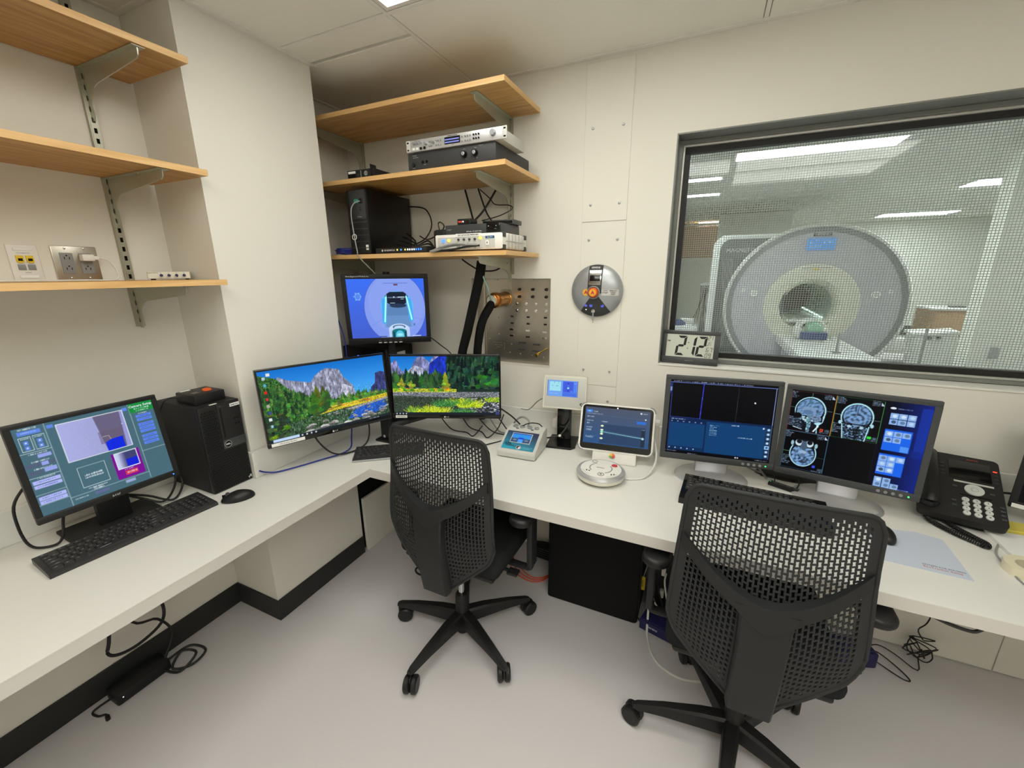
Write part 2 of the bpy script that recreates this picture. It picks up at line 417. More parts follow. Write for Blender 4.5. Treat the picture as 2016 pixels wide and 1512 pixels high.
# ------------------------------------------------------------------ window
wi = bpy.data.objects.new('window_1', None); COL.objects.link(wi); wi['kind'] = 'structure'; wi.location = (XW, 0, ZW0)
def wbox(name, m, x0, x1, y0, y1, z0, z1, bev=.001):
    return obj(name, box(new(), x0-XW, x1-XW, y0, y1, z0-ZW0, z1-ZW0, bev, 1), m, wi)
def ringbox(name, m, x0, x1, z0, z1, t, y0, y1):
    b = new()
    for a in ((x0, x1, z1-t, z1), (x0, x1, z0, z0+t), (x0, x0+t, z0+t, z1-t), (x1-t, x1, z0+t, z1-t)):
        box(b, a[0]-XW, a[1]-XW, y0, y1, a[2]-ZW0, a[3]-ZW0, .001, 1)
    return obj(name, b, m, wi)
e = .002
b = new()   # painted reveal lining, three sides
for a in ((XW, XW2, ZW1-.006, ZW1), (XW, XW+.006, ZW0+.004, ZW1-.006), (XW2-.006, XW2, ZW0+.004, ZW1-.006)):
    box(b, a[0]-XW, a[1]-XW, -.002, .09, a[2]-ZW0, a[3]-ZW0, .001, 1)
obj('reveal_lining', b, 'frame', wi)
wbox('sill', 'white', XW, XW2, -.004, .085, ZW0-.004, ZW0+.004)
ringbox('frame', 'frame', XW+.006, XW2-.006, ZW0+.004, ZW1-.006, .014, .09, .15)
ringbox('glazing_bead', 'alum', XW+.020, XW2-.020, ZW0+.018, ZW1-.020, .008, .11, .15)
ringbox('gasket', 'gask', XW+.028, XW2-.028, ZW0+.026, ZW1-.028, .023, .125, .16)
wbox('pane', 'glass', XW+.03, XW2-.03, .128, .131, ZW0+.03, ZW1-.03, 0)
wbox('pane', 'glass', XW+.03, XW2-.03, .20, .203, ZW0+.03, ZW1-.03, 0)
b = new()   # shielding mesh between the panes: real crossed wires
ym = .17; wx0, wx1, wz0, wz1 = 0.03, XW2-XW-.03, .03, ZW1-ZW0-.03; pit = .0095; hw = .0011
n = int((wx1-wx0)/pit)
for k in range(n+1):
    x = wx0+k*pit; vs = [b.verts.new((x-hw, ym, wz0)), b.verts.new((x+hw, ym, wz0)), b.verts.new((x+hw, ym, wz1)), b.verts.new((x-hw, ym, wz1))]; b.faces.new(vs)
n = int((wz1-wz0)/pit)
for k in range(n+1):
    z = wz0+k*pit; vs = [b.verts.new((wx0, ym+.002, z-hw)), b.verts.new((wx1, ym+.002, z-hw)), b.verts.new((wx1, ym+.002, z+hw)), b.verts.new((wx0, ym+.002, z+hw))]; b.faces.new(vs)
om = obj('shield_mesh', b, 'mesh', wi); om['kind'] = 'stuff'

# ------------------------------------------------------------------ scanner room behind the window
Z2 = 2.6
struct('floor', box(new(), -3, 6, WT, 10.1, -.05, 0), 'floor')
struct('ceiling', box(new(), -3, 6, WT, 10.1, Z2, Z2+.1), 'wall2')
struct('wall_scanner_back', box(new(), -3, 6, 10.0, 10.1, 0, Z2), 'wall2')
struct('wall_scanner_left', box(new(), -3.1, -3, WT, 10.1, 0, Z2), 'wall2')
struct('wall_scanner_right', box(new(), 5.2, 5.3, WT, 10.1, 0, Z2), 'wall2')
struct('wall_scanner_bulkhead', box(new(), .06, 1.25, 7.15, 7.9, 0, Z2, .03), 'wall2')
struct('wall_scanner_partition', box(new(), 2.13, 5.2, 2.9, 3.12, 0, Z2), 'wall2')
Bx('outlet_plate', 'grey', None, 2.25, 2.31, 2.885, 2.9, .83, .93, .004)
tag(bpy.data.objects['outlet_plate'], 'small grey switch plate on the right partition seen through the window', 'switch')
b = new()
for k in range(1, 6): box(b, -3, 5.2, k*1.2+.6, k*1.2+.615, Z2-.004, Z2)
for x in (-1.17, .068, 1.36, 2.62, 3.9): box(b, x-.007, x+.007, WT, 10, Z2-.005, Z2)
struct('trim_7', b, 'grid')
def tubelight(x0, x1, y0, y1, label):
    t = thing('ceiling_light', label, 'light', ((x0+x1)/2, (y0+y1)/2, Z2), group='strip lights of the scanner room'); X, Y = (x1-x0)/2, (y1-y0)/2
    Bx('frame', 'white', t, -X, X, -Y, Y, -.012, -.001, .003); Bx('diffuser', 'lamp', t, -X+.03, X-.03, -Y+.03, Y*.35, -.016, -.012)
    Bx('reflector', 'white', t, -X+.03, X-.03, Y*.38, Y-.03, -.015, -.012)
tubelight(.09, 1.34, 2.56, 3.02, 'long lit strip light above the scanner, nearest behind the window')
tubelight(-1.17, .045, 3.55, 3.8, 'wide pale strip light in the top left corner of the window')
tubelight(-1.17, .045, 4.65, 4.9, 'thin bright strip light above the wood cabinet, left in the window')
tubelight(2.75, 4.1, 5.1, 5.85, 'bright strip light cut by the right picture edge in the scanner room')
tubelight(2.85, 3.98, 8.5, 9.3, 'far strip light above and right of the scanner ring')
tubelight(2.75, 3.98, 1.2, 1.65, 'strip light of the scanner room outside the picture at the right')
tubelight(.09, 1.34, .75, 1.2, 'strip light just behind the window wall, above the picture')
tubelight(-.35, .12, 8.3, 8.6, 'tiny lit lamp above the wood cabinet beside the scanner cover')

# MRI scanner
sx_, sz_, sy_ = 1.312, 1.10, 5.0
ms = thing('mri_scanner', 'large white ring-shaped MRI scanner with blue display behind the window', 'scanner', (sx_, sy_, 0))
RY = T((0, 0, sz_))@Matrix.Rotation(R(-90), 4, 'X')      # lathe axis -> +y
def ml(name, prof, m, n=72, mtx=RY): return obj(name, lathe(new(), prof, n, mtx), m, ms)
ml('housing', [(1.038, .02), (1.065, .0), (1.085, .04), (1.085, .35), (1.06, .5), (1.02, .62), (1.0, 1.9), (.9, 2.0), (.32, 2.0)], 'mriw')
ml('face_ring', [(1.04, .03), (1.036, .012), (.970, .012), (.965, .03)], 'mrig')
ml('face_panel', [(.967, .014), (.56, .05), (.555, .07)], 'mril')
ml('bore_ring', [(.562, .045), (.47, .03), (.36, .06), (.315, .14), (.30, .3)], 'mric')
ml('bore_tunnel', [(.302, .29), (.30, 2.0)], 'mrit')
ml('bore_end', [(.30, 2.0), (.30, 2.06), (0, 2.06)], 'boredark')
Bx('display', emis('scanner_display', (84,160,240), 1.0), ms, -.155, .155, -.012, .03, 1.84, 1.99, .004)
for k in range(6): Bx('display_icon', emis('scanner_display_icon', (130,190,250), 1.0) if k == 0 else bpy.data.materials['scanner_display_icon'], ms, -.13+.05*(k % 5), -.10+.05*(k % 5), -.014, -.011, 1.87+.05*(k//3), 1.90+.05*(k//3))
Bx('name_plate', 'dark', ms, -.10, .10, -.008, .03, 2.018, 2.052, .002)
text('lettering', 'SIEMENS', .034, 'lgrey', ms, front(0, -.0085, 2.035), bold=.001)
for x in (-.70, .70):
    obj('button', lathe(new(), [(.05, 0), (.05, -.014), (.035, -.018), (.03, -.01), (0, -.01)], 24, T((x, .035, 1.26))@Matrix.Rotation(R(-90), 4, 'X')), 'mriw', ms)
    obj('button', lathe(new(), [(.028, 0), (.028, -.012), (0, -.014)], 20, T((x*1.2, .03, 1.30))@Matrix.Rotation(R(-90), 4, 'X')), 'mriw', ms)
Bx('marker', 'yel', ms, -.03, .03, .022, .05, 1.575, 1.60, .003)
obj('groove_line', tube(new(), [(-.16, .03, 1.605), (0, .026, 1.612), (.16, .03, 1.605)], .004), 'grey', ms)
def arcstrip(name, m, a0, a1, r, y, rad):
    return obj(name, tube(new(), [(r*math.cos(R(a0+(a1-a0)*k/10)), y, sz_+r*math.sin(R(a0+(a1-a0)*k/10))) for k in range(11)], rad, sm=2), m, ms)
arcstrip('light_strip', emis('scanner_light_strip', (240,242,240), .9), 133, 153, 1.052, -.002, .014); arcstrip('light_strip', bpy.data.materials['scanner_light_strip'], 30, 47, 1.052, -.002, .014)
obj('bore_light', tube(new(), [(.22, .32, .92), (.24, 1.2, .93), (.25, 1.95, .94)], .012, sm=2), emis('bore_strip', (225,250,240), 2.5), ms)
Bx('bore_bridge', 'mriw', ms, -.25, .25, .05, 2.0, .86, .90, .01)
# dark side covers
b = new(); prism(b, rrect(-1.30, -.3, .02, 2.08, .18, 6), .10, .95, 'xz'); obj('side_cover', b, 'mriw', ms)
b = new(); prism(b, rrect(-1.20, -.3, .05, 2.02, .14, 6), .06, .12, 'xz'); obj('side_panel', b, 'mrid', ms)
for k in range(7):
    obj('cover_rib', tube(new(), [(-1.19+.02*k, .055, .3), (-1.10+.022*k, .05, 1.0), (-1.16+.02*k, .055, 1.75)], .005, n=5), 'grey', ms)
text('lettering', 'MAGNETOM Prisma', .075, 'inkw', ms, front(-.80, .056, 1.86))
b = new(); 
for k in range(12):
    a0, a1 = R(14+2.6*k), R(14+2.6*(k+1)); q = []
    for a, rr in ((a0, 1.03), (a1, 1.03), (a1, 1.16), (a0, 1.16)): q.append((rr*math.cos(a), sz_+rr*math.sin(a)))
    prism(b, q, .55, .95, 'xz')
obj('shoulder_cover', b, 'mrid', ms)
b = new(); box(b, -.95, .95, .1, 1.9, 0, .35); obj('base_plinth', b, 'mriw', ms)
# patient table
pt = thing('patient_table', 'white sliding patient table leading into the scanner bore', 'table', (1.31, 3.4, 0))
Bx('tabletop', 'mriw', pt, -.24, .24, -1.2, 1.62, .62, .69, .02, 3)
for s in (-1, 1): Bx('side_rail', 'mriw', pt, s*.29-.055, s*.29+.055, -1.15, 1.60, .58, .70, .02, 3)
Bx('pedestal', 'mril', pt, -.28, .28, -.9, 1.5, .10, .57, .04, 3); Bx('foot', 'mrig', pt, -.33, .33, -1.0, 1.5, 0, .10, .02)
hc = thing('head_coil', 'pale cradle-shaped head coil on the patient table at the bore mouth', 'coil', (1.31, 4.62, .70))
b = new()
for s in (-1, 1): box(b, s*.145-.025, s*.145+.025, -.02, .30, 0, .14, .015)
box(b, -.16, .16, 0, .30, .0, .02, .005); obj('cradle', b, 'mriw', hc)
obj('arch', tube(new(), [(-.145, .05, .13), (-.10, .05, .21), (0, .05, .24), (.10, .05, .21), (.145, .05, .13)], .022), 'mriw', hc)
obj('arch', tube(new(), [(-.145, .25, .13), (-.10, .25, .20), (0, .25, .23), (.10, .25, .20), (.145, .25, .13)], .022), 'mriw', hc)
ph = obj('phantom_bottle', lathe(new(), [(0, -.02), (.07, -.015), (.085, 0), (.085, .22), (.06, .25), (0, .25)], 28, T((1.33, 4.58, .825))@Matrix.Rotation(R(-90), 4, 'X')), 'phant'); tag(ph, 'round pale green phantom bottle lying in the head coil', 'phantom')
bl = obj('blue_drape', box(new(), 1.165, 1.455, 4.50, 4.53, .70, .80, .008), 'bluec'); tag(bl, 'dark blue cloth in front of the green phantom on the table', 'cloth')
tp = thing('table_monitor_post', 'thin grey post on the near end of the patient table', 'post', (1.36, 3.6, .695))
obj('rod', cyl(new(), (0, 0, 0), (0, 0, .22), .012), 'grey', tp); Bx('foot', 'grey', tp, -.04, .04, -.04, .04, 0, .012, .003)
tp = thing('table_monitor_post', 'second thin grey post right of the scanner table', 'post', (2.30, 4.2, 0))
obj('rod', cyl(new(), (0, 0, 0), (0, 0, .93), .012), 'grey', tp); Bx('foot', 'grey', tp, -.12, .12, -.12, .12, 0, .02, .005)
# cabinets and bits
wc = thing('wall_cabinet', 'maple wall cabinet at the left edge of the scanner room', 'cabinet', (-.40, 8.3, 1.87))
Bx('body', 'cabw', wc, -.6, .57, 0, .5, 0, .64, .004); Bx('door', 'cabw', wc, -.59, -.02, -.02, 0, .01, .63, .004); Bx('door', 'cabw', wc, -.01, .56, -.02, 0, .01, .63, .004)
lc = thing('base_cabinet', 'brown base cabinet with white top at the right of the scanner room', 'cabinet', (2.95, 5.9, 0))
Bx('body', 'cabd', lc, -.03, .75, 0, .5, 0, 1.02, .004); Bx('countertop', 'mriw', lc, -.05, .78, -.03, .52, 1.02, 1.05, .004)
Bx('door', 'cabd', lc, .0, .35, -.02, 0, .1, .98, .004); Bx('door', 'cabd', lc, .37, .72, -.02, 0, .1, .98, .004)
tb = obj('tissue_box', box(new(), 3.49, 3.66, 5.95, 6.1, 1.05, 1.13, .005), 'tealb'); tag(tb, 'teal box on the white top of the brown cabinet', 'box')
tb = obj('small_tray', box(new(), 3.16, 3.32, 6.0, 6.12, 1.05, 1.075, .004), 'char'); tag(tb, 'small dark tray on the white cabinet top left of the teal box', 'tray')
wb = thing('linen_bin', 'tilted white lidded bin in front of the brown cabinet', 'bin', (2.68, 4.9, 0), -8)
TL_ = Matrix.Rotation(R(-6), 4, 'Y')
Bx('body', 'mriw', wb, -.19, .21, -.2, .2, .30, .80, .02, mtx=TL_); Bx('lid', 'mriw', wb, -.21, .23, -.22, .22, .80, .84, .01, mtx=TL_)
for k in range(2): obj('latch', box(new(), -.07+.08*k, -.03+.08*k, -.235, -.20, .76, .79), 'dark', wb, mtx=TL_)
Bx('stand', 'dark', wb, -.2, .2, -.2, .2, 0, .30, .02)
lw = thing('low_bench', 'low white bench with a dark back edge right of the scanner', 'bench', (3.06, 7.3, 0))
Bx('seat', 'mriw', lw, -.5, .5, -.2, .3, .2, .45, .01); Bx('back_edge', 'dark', lw, -.5, .5, .26, .32, .45, .62, .01)
for s in (-1, 1): Bx('leg', 'dark', lw, s*.4-.03, s*.4+.03, -.1, .2, 0, .2)
iv = thing('iv_pole', 'thin pole hung with dark leads left of the scanner cover', 'pole', (-.03, 6.2, 0))
obj('pole', cyl(new(), (0, 0, .03), (0, 0, 1.35), .015), 'chrome', iv)
b = new()
for k in range(5): box(b, -.02, .28, -.02, .02, 0, .03, .005, 1, Matrix.Rotation(2*math.pi*k/5, 4, 'Z'))
obj('base', b, 'grey', iv); Bx('hook', 'mriw', iv, -.10, .10, -.03, .03, 1.33, 1.38, .01)
for k in range(6): obj('lead', tube(new(), [(-.08+.03*k, -.02, 1.34), (-.09+.02*k, -.04, .95+.05*(k % 3)), (-.30+.09*k, -.06, .45)], .006, n=5), 'cable', iv)
lb = thing('linen_cart', 'white cart with a blue bundle at the lower left of the window', 'cart', (-.33, 5.55, 0))
Bx('body', 'mriw', lb, -.3, .25, -.2, .3, .10, .72, .04); 
for a in (-.25, .2):
    for c in (-.15, .25): obj('caster', cyl(new(), (a-.015, c, .05), (a+.015, c, .05), .05), 'dark', lb)
bd = obj('blue_bundle', lathe(new(), [(0, .09), (.07, .08), (.13, .04), (.14, 0), (0, 0)], 20, T((-.42, 5.5, .72))), 'bluec'); tag(bd, 'rolled blue bundle on the white cart', 'bundle')
bd = obj('white_roll', lathe(new(), [(0, -.1), (.05, -.1), (.05, .1), (0, .1)], 20, T((-.26, 5.6, .77))@Matrix.Rotation(R(90), 4, 'Y')), 'mriw'); tag(bd, 'white rolled pad beside the blue bundle on the cart', 'roll')

# ------------------------------------------------------------------ worktop
XD, YD, DZ, DT = -1.2773, -.7568, .74, .0407
wt = thing('worktop', 'white L-shaped laminate worktop running under both walls', 'desk', (XL, 0, DZ))
P = [(XL+.001, YS+.3), (XD, YS+.3), (XD, YD), (2.1, YD), (2.1, -.008), (XL+.001, -.008), (XL+.001, YB+.001), (XC+.001, YB+.001), (XC+.001, YA-.001), (XL+.001, YA-.001)]
obj('top', prism(new(), [(a-XL, b) for a, b in P], -.0025, 0), 'desk', wt)
P2 = [(a-(.0008 if a in (XD,) else 0), b) for a, b in P]
obj('edge_band', prism(new(), [(a-XL, b) for a, b in P2], -DT, -.0026), 'deskedge', wt)
def splash(x0, x1, y0, y1): Bx('backsplash', 'desk', wt, x0-XL, x1-XL, y0, y1, .0002, .116, .002, 1)
splash(XL+.001, XL+.02, YS+.3, YA-.010); splash(XL+.001, XC+.02, YA-.010, YA-.001); splash(XC+.001, XC+.02, YA-.001, YB+.001)
splash(XL+.001, XL+.02, YB+.001, -.02); splash(XL+.001, 2.1, -.022, -.0085)
# loose white panel closing the kneehole beyond the pillar
o = obj('kneehole_panel', box(new(), XC-.004, XC+.012, -.452, -.03, 0, .335, .001, 1), 'wall'); tag(o, 'plain white panel standing on the floor beyond the pillar under the worktop', 'panel')

t = thing('kneehole_shade_box', 'dark box added to stand for the shade in the kneehole behind the low white panel', 'cabinet', (-1.81, -.24, 0)); Bx('case', 'blkm', t, -.14, .128, -.21, .20, .02, .69, .004); Bx('plinth', 'blk', t, -.13, .12, -.20, .19, 0, .02)  # added black box that darkens the gap above the panel, in place of shadow
# ------------------------------------------------------------------ shelves, standards, brackets
SB = .0195
def standard(name, label, x, y, z0, z1, face):
    t = thing(name, label, 'shelf rail', (x, y, z0), 0 if face == 's' else 90, 'slotted shelf rails')
    L = z1-z0; b = new(); box(b, -.0125, .0125, -.003, -.0005, 0, L); box(b, -.0125, -.0095, -.014, -.003, 0, L); box(b, .0095, .0125, -.014, -.003, 0, L)
    # face plate with rungs between the slots
    n = int(L/.032)
    for s in (-1, 1): box(b, min(s*.0095, s*.0045), max(s*.0095, s*.0045), -.0155, -.014, 0, L)
    for k in range(n+1): box(b, -.0045, .0045, -.0155, -.014, k*.032, min(k*.032+.016, L))
    obj('channel', b, 'zinc', t, smooth=None)
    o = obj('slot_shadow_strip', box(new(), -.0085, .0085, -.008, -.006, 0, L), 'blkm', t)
    return t
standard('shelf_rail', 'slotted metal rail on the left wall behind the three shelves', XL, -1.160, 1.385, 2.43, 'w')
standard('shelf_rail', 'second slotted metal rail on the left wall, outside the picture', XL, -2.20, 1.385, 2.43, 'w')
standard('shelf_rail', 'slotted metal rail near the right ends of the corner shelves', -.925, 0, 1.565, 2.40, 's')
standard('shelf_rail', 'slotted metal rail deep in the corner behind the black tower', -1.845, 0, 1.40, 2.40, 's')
def bracket_bm(L, H):
    b = new(); t = .0016
    pr = [(0, -H), (.012, -H), (.020, -H+.02)]
    for k in range(9):
        a = R(180-90*k/8); pr.append((.022+.075+.075*math.cos(a), -.052-.055+.055*math.sin(a)))
    pr += [(L*.6, -.042), (L-.012, -.030), (L-.002, -.022), (L, -.008), (L, 0), (0, 0)]
    prism(b, pr, -t, t, 'yz', Matrix.Diagonal((1, -1, 1, 1)))
    box(b, -.017, .017, -L-.006, 0, -.0022, 0)
    for yy in (.45, .62, .98): cyl(b, (-.006, -L*yy, -.0036), (-.006, -L*yy, -.0022), .0035, n=8)
    box(b, -t, t, -.001, .006, -H, -.005)
    return b
br_cache = {}
def shelf(label, x0, x1, y0, y1, ztop, brackets, direction, group=None):
    t = thing('shelf', label, 'shelf', ((x0+x1)/2, (y0+y1)/2, ztop-SB), group=group)
    X, Y = (x1-x0)/2, (y1-y0)/2
    if direction == 's':
        Bx('board', 'woodx', t, -X, X-.0015, -Y+.0015, Y, 0, SB, .0006, 1)
        Bx('edge_band', 'edge', t, -X, X-.0015, -Y, -Y+.0014, 0, SB, .0004, 1); Bx('edge_band', 'edgey', t, X-.0014, X, -Y, Y, 0, SB, .0004, 1)
    else:
        Bx('board', 'woody', t, -X, X-.0015, -Y, Y-.0015, 0, SB, .0006, 1)
        Bx('edge_band', 'edgey', t, X-.0014, X, -Y, Y-.0015, 0, SB, .0004, 1); Bx('edge_band', 'edge', t, -X, X, Y-.0014, Y, 0, SB, .0004, 1)
    for bx_, by_, rz in brackets:
        if 'b' not in br_cache:
            o = obj('bracket', bracket_bm(.335, .155), 'bracket', t, smooth=30); br_cache['b'] = o
        else: o = inst(br_cache['b'], t)
        o.location = (bx_-(x0+x1)/2, by_-(y0+y1)/2, -.0008); o.rotation_euler = (0, 0, R(rz))
    return t
for z, lb in ((2.2905, 'topmost oak shelf of the corner unit, empty, above the rack gear'), (2.0049, 'middle oak shelf of the corner unit carrying the silver rack unit'), (1.664, 'lowest oak shelf of the corner unit carrying the white box and tower')):
    shelf(lb, XL+.006, -.7726, -.3896, -.0165, z, [(-.925, -.0155, 0), (-1.845, -.0155, 0)], 's', 'corner shelves')
for z, lb in ((2.251, 'topmost oak shelf on the left wall'), (1.9198, 'middle oak shelf on the left wall'), (1.556, 'lowest oak shelf on the left wall carrying the small knob box')):
    shelf(lb, XL+.0165, XL+.364, -3.2, -1.0277, z, [(XL+.0155, -1.160, 90), (XL+.0155, -2.20, 90)], 'w', 'left wall shelves')

# ------------------------------------------------------------------ wall plates, charger, knob box (left wall)
def wallplate(label, y0, y1, z0, z1): return thing('wall_plate', label, 'outlet', (XL, (y0+y1)/2, (z0+z1)/2), 90, 'wall plates on the left wall'), (y1-y0)/2, (z1-z0)/2
t, Y, Z = wallplate('narrow data plate with two yellow jacks on the left wall', -1.450, -1.382, 1.557, 1.668)
Bx('cover', 'white', t, -Y, Y, -.006, 0, -Z, Z, .0025)
Bx('label_window', 'paper', t, -.021, .021, -.008, -.005, .037, .046, .001); Bx('label_window', 'paper', t, -.021, .021, -.008, -.005, -.047, -.038, .001)
text('lettering', 'VOICE/DATA', .005, 'inkg', t, front(0, -.0063, .030)); text('lettering', 'DATA', .005, 'inkg', t, front(0, -.0063, -.029))
for s in (-1, 1):
    j = Bx('jack', 'yel', t, s*.011-.0085, s*.011+.0085, -.010, -.004, .003, .023, .001); Bx('port', 'blkm', j, s*.011-.005, s*.011+.005, -.0105, -.0098, .006, .014); Bx('port_tab', 'yel', j, s*.011-.006, s*.011+.006, -.0115, -.0098, .0005, .005)
    Bx('blank_insert', 'grey', t, s*.011-.0085, s*.011+.0085, -.009, -.004, -.021, -.004, .001)
t, Y, Z = wallplate('wide steel outlet plate with two grey receptacles on the left wall', -1.352, -1.236, 1.557, 1.669)
Bx('cover', 'steel', t, -Y, Y, -.006, 0, -Z, Z, .003)
for x in (-.024, .024):
    for z in (-.048, .048): obj('screw', lathe(new(), [(0, .003), (.003, .002), (.0036, 0)], 10, T((x, -.006, z))@Matrix.Rotation(R(90), 4, 'X')), 'chrome', t)
    g = Bx('receptacle', 'grey', t, x-.0165, x+.0165, -.0085, -.004, -.034, .034, .0015)
    for zc in (-.017, .017):
        Bx('slot', 'blkm', g, x-.0075, x-.0055, -.0088, -.0083, zc-.004, zc+.004); Bx('slot', 'blkm', g, x+.005, x+.007, -.0088, -.0083, zc-.004, zc+.004); Bx('slot', 'blkm', g, x-.002, x+.002, -.0088, -.0083, zc+.006, zc+.010)
t = thing('usb_charger', 'white cube charger plugged into the steel outlet with its cord', 'charger', (XL, -1.268, 1.632), 90)
Bx('body', 'white', t, -.020, .012, -.036, -.0092, -.011, .011, .003); Bx('plug', 'white', t, .012, .026, -.032, -.020, -.006, .006, .002)
obj('cord', tube(new(), [(.026, -.026, 0), (.052, -.03, -.012), (.058, -.05, -.045), (.045, -.06, -.0725), (-.04, -.075, -.0735), (-.12, -.06, -.0735), (-.22, -.05, -.0732), (-.4, -.07, -.0732)], .0026), 'wcable', t)
t = thing('knob_box', 'beige metal box with four navy knobs on the lowest left shelf', 'switch box', (-1.80, -1.108, 1.5562), 60)
Bx('case', 'beige', t, -.062, .062, 0, .085, .004, .029, .001); Bx('front_plate', 'cream', t, -.060, .060, -.0015, 0, .005, .028)
for k in range(4): obj('knob', cyl(new(), (-.022+.022*k, -.012, .016), (-.022+.022*k, -.0015, .016), .0045, .005, 14), 'navy', t)
for k in range(4): text('lettering', 'ABCD'[k], .004, 'ink', t, front(-.022+.022*k, -.0017, .0245))
text('lettering', 'AUDIO SWITCH', .004, 'ink', t, front(-.045, -.0017, .0245))
for x in (-.05, .05):
    for y in (.01, .075): obj('foot', cyl(new(), (x, y, 0), (x, y, .004), .005, n=10), 'blk', t)

# ------------------------------------------------------------------ gear on the corner shelves
S2, S3 = 2.0052, 1.6643
def feet(t, X, y0, y1, h=.006, r=.009):
    for x in (-X, X):
        for y in (y0, y1): obj('foot', cyl(new(), (x, y, 0), (x, y, h), r, n=12), 'blk', t)
t = thing('power_amplifier', 'wide dark grey amplifier under the silver rack unit', 'amplifier', (-1.041, -.366, S2))
feet(t, .19, .03, .30); Bx('case', 'char', t, -.216, .216, .004, .345, .006, .074, .002); Bx('front_plate', 'char', t, -.216, .216, 0, .004, .006, .074, .001)
for x in (.072, .123):
    k = obj('volume_knob', lathe(new(), [(.0125, 0), (.011, .014), (.0105, .016), (0, .016)], 20, T((x, 0, .041))@Matrix.Rotation(R(90), 4, 'X')), 'blkg', t)
    obj('knob_cap', lathe(new(), [(.008, .0162), (.006, .018), (0, .018)], 16, T((x, 0, .041))@Matrix.Rotation(R(90), 4, 'X')), 'silver', k)
    text('lettering', '0      10', .006, 'inkg', t, front(x, -.0004, .022)); text('lettering', 'LEVEL', .005, 'inkg', t, front(x, -.0004, .060))
text('lettering', 'AMP350', .006, 'inkg', t, front(.15, -.0004, .066)); text('lettering', 'Crown', .008, 'inkg', t, front(-.18, -.0004, .062)); text('lettering', 'POWER AMPLIFIER', .0035, 'inkg', t, front(-.175, -.0004, .054))
obj('power_button', cyl(new(), (-.187, -.006, .026), (-.187, 0, .026), .008, n=16), 'blkg', t)
for x in (-.138, -.117): obj('indicator', cyl(new(), (x, -.004, .034), (x, 0, .034), .0055, n=14), 'blkg', t)
text('lettering', 'POWER', .004, 'inkg', t, front(-.187, -.0004, .013)); text('lettering', 'SIGNAL', .004, 'inkg', t, front(-.128, -.0004, .023))
t = thing('rack_monitor_station', 'slim silver rack unit with knobs and blue display on the amplifier', 'audio unit', (-1.012, -.376, S2+.075))
Bx('case', 'lgrey', t, -.216, .216, .004, .23, .001, .044, .001); Bx('front_plate', 'silv2', t, -.2415, .2415, 0, .004, 0, .0445, .001)
for s in (-1, 1):
    Bx('rack_ear', 'lgrey', t, min(s*.222, s*.2415), max(s*.222, s*.2415), -.0015, 0, 0, .0445, .001)
    for z in (.008, .036): Bx('ear_slot', 'blkm', t, s*.232-.005, s*.232+.005, -.0018, -.0012, z-.003, z+.003)
dsp = Bx('display', 'blkg', t, -.045, .030, -.0015, 0, .010, .036); Bx('display_bar', emis('rack_display_bar', (150,160,235), .9), dsp, -.043, .025, -.002, -.0014, .024, .029); Bx('display_bar', bpy.data.materials['rack_display_bar'], dsp, -.043, .025, -.002, -.0014, .014, .019)
text('lettering', 'UNIVERSAL STATION', .005, 'ink', t, front(-.008, -.0004, .040)); text('lettering', 'MODE', .004, 'inkg', t, front(-.008, -.0004, .006))
def knob(x, z, r, m='silver', L=.012, name='knob'): return obj(name, lathe(new(), [(r, 0), (r*.9, L), (r*.8, L*1.1), (0, L*1.1)], 18, T((x, 0, z))@Matrix.Rotation(R(90), 4, 'X')), m, t)
for x, z, r in ((-.20, .031, .006), (-.183, .032, .006), (-.165, .033, .006), (-.138, .024, .006), (-.100, .026, .006), (.182, .026, .0125)): knob(x, z, r)
for k in range(4): Bx('toggle_switch', 'white' if k < 2 else 'blkg', t, -.208+.019*k, -.198+.019*k, -.005, 0, .004, .014, .001)
for x in (-.121, -.112, -.086, -.076, -.064, .039, .055, .066, .077):
    for z in (.013, .030): knob(x, z, .0032, 'grey', .005, 'push_button')
for x in (.094, .105, .117):
    for z in (.016, .030): knob(x, z, .0038, 'blkg', .004, 'push_button')
t = thing('mini_computer', 'flat black mini computer with white label on the middle corner shelf', 'computer', (-1.535, -.362, S2))
Bx('case', 'blk2', t, -.085, .075, .004, .19, .004, .040, .001); Bx('front_grille', 'blk', t, -.085, .062, 0, .004, .004, .040)
Bx('label', 'paper', t, -.080, -.035, -.0008, 0, .026, .036); obj('round_emblem', lathe(new(), [(.0095, 0), (.0095, .001), (.0075, .001), (.0075, 0)], 20, T((.028, 0, .022))@Matrix.Rotation(R(90), 4, 'X')), 'lgrey', t)
Bx('badge_bar', 'lgrey', t, .0265, .0295, -.001, 0, .016, .028); Bx('drive_slot', 'blkg', t, -.078, -.01, -.0008, 0, .009, .022); Bx('strip', 'grey', t, -.004, 0, -.0008, 0, .006, .036)
Bx('wall_mount_plate', 'blk2', t, .062, .065, -.008, .03, .002, .056); feet(t, .06, .03, .16, .004, .006)

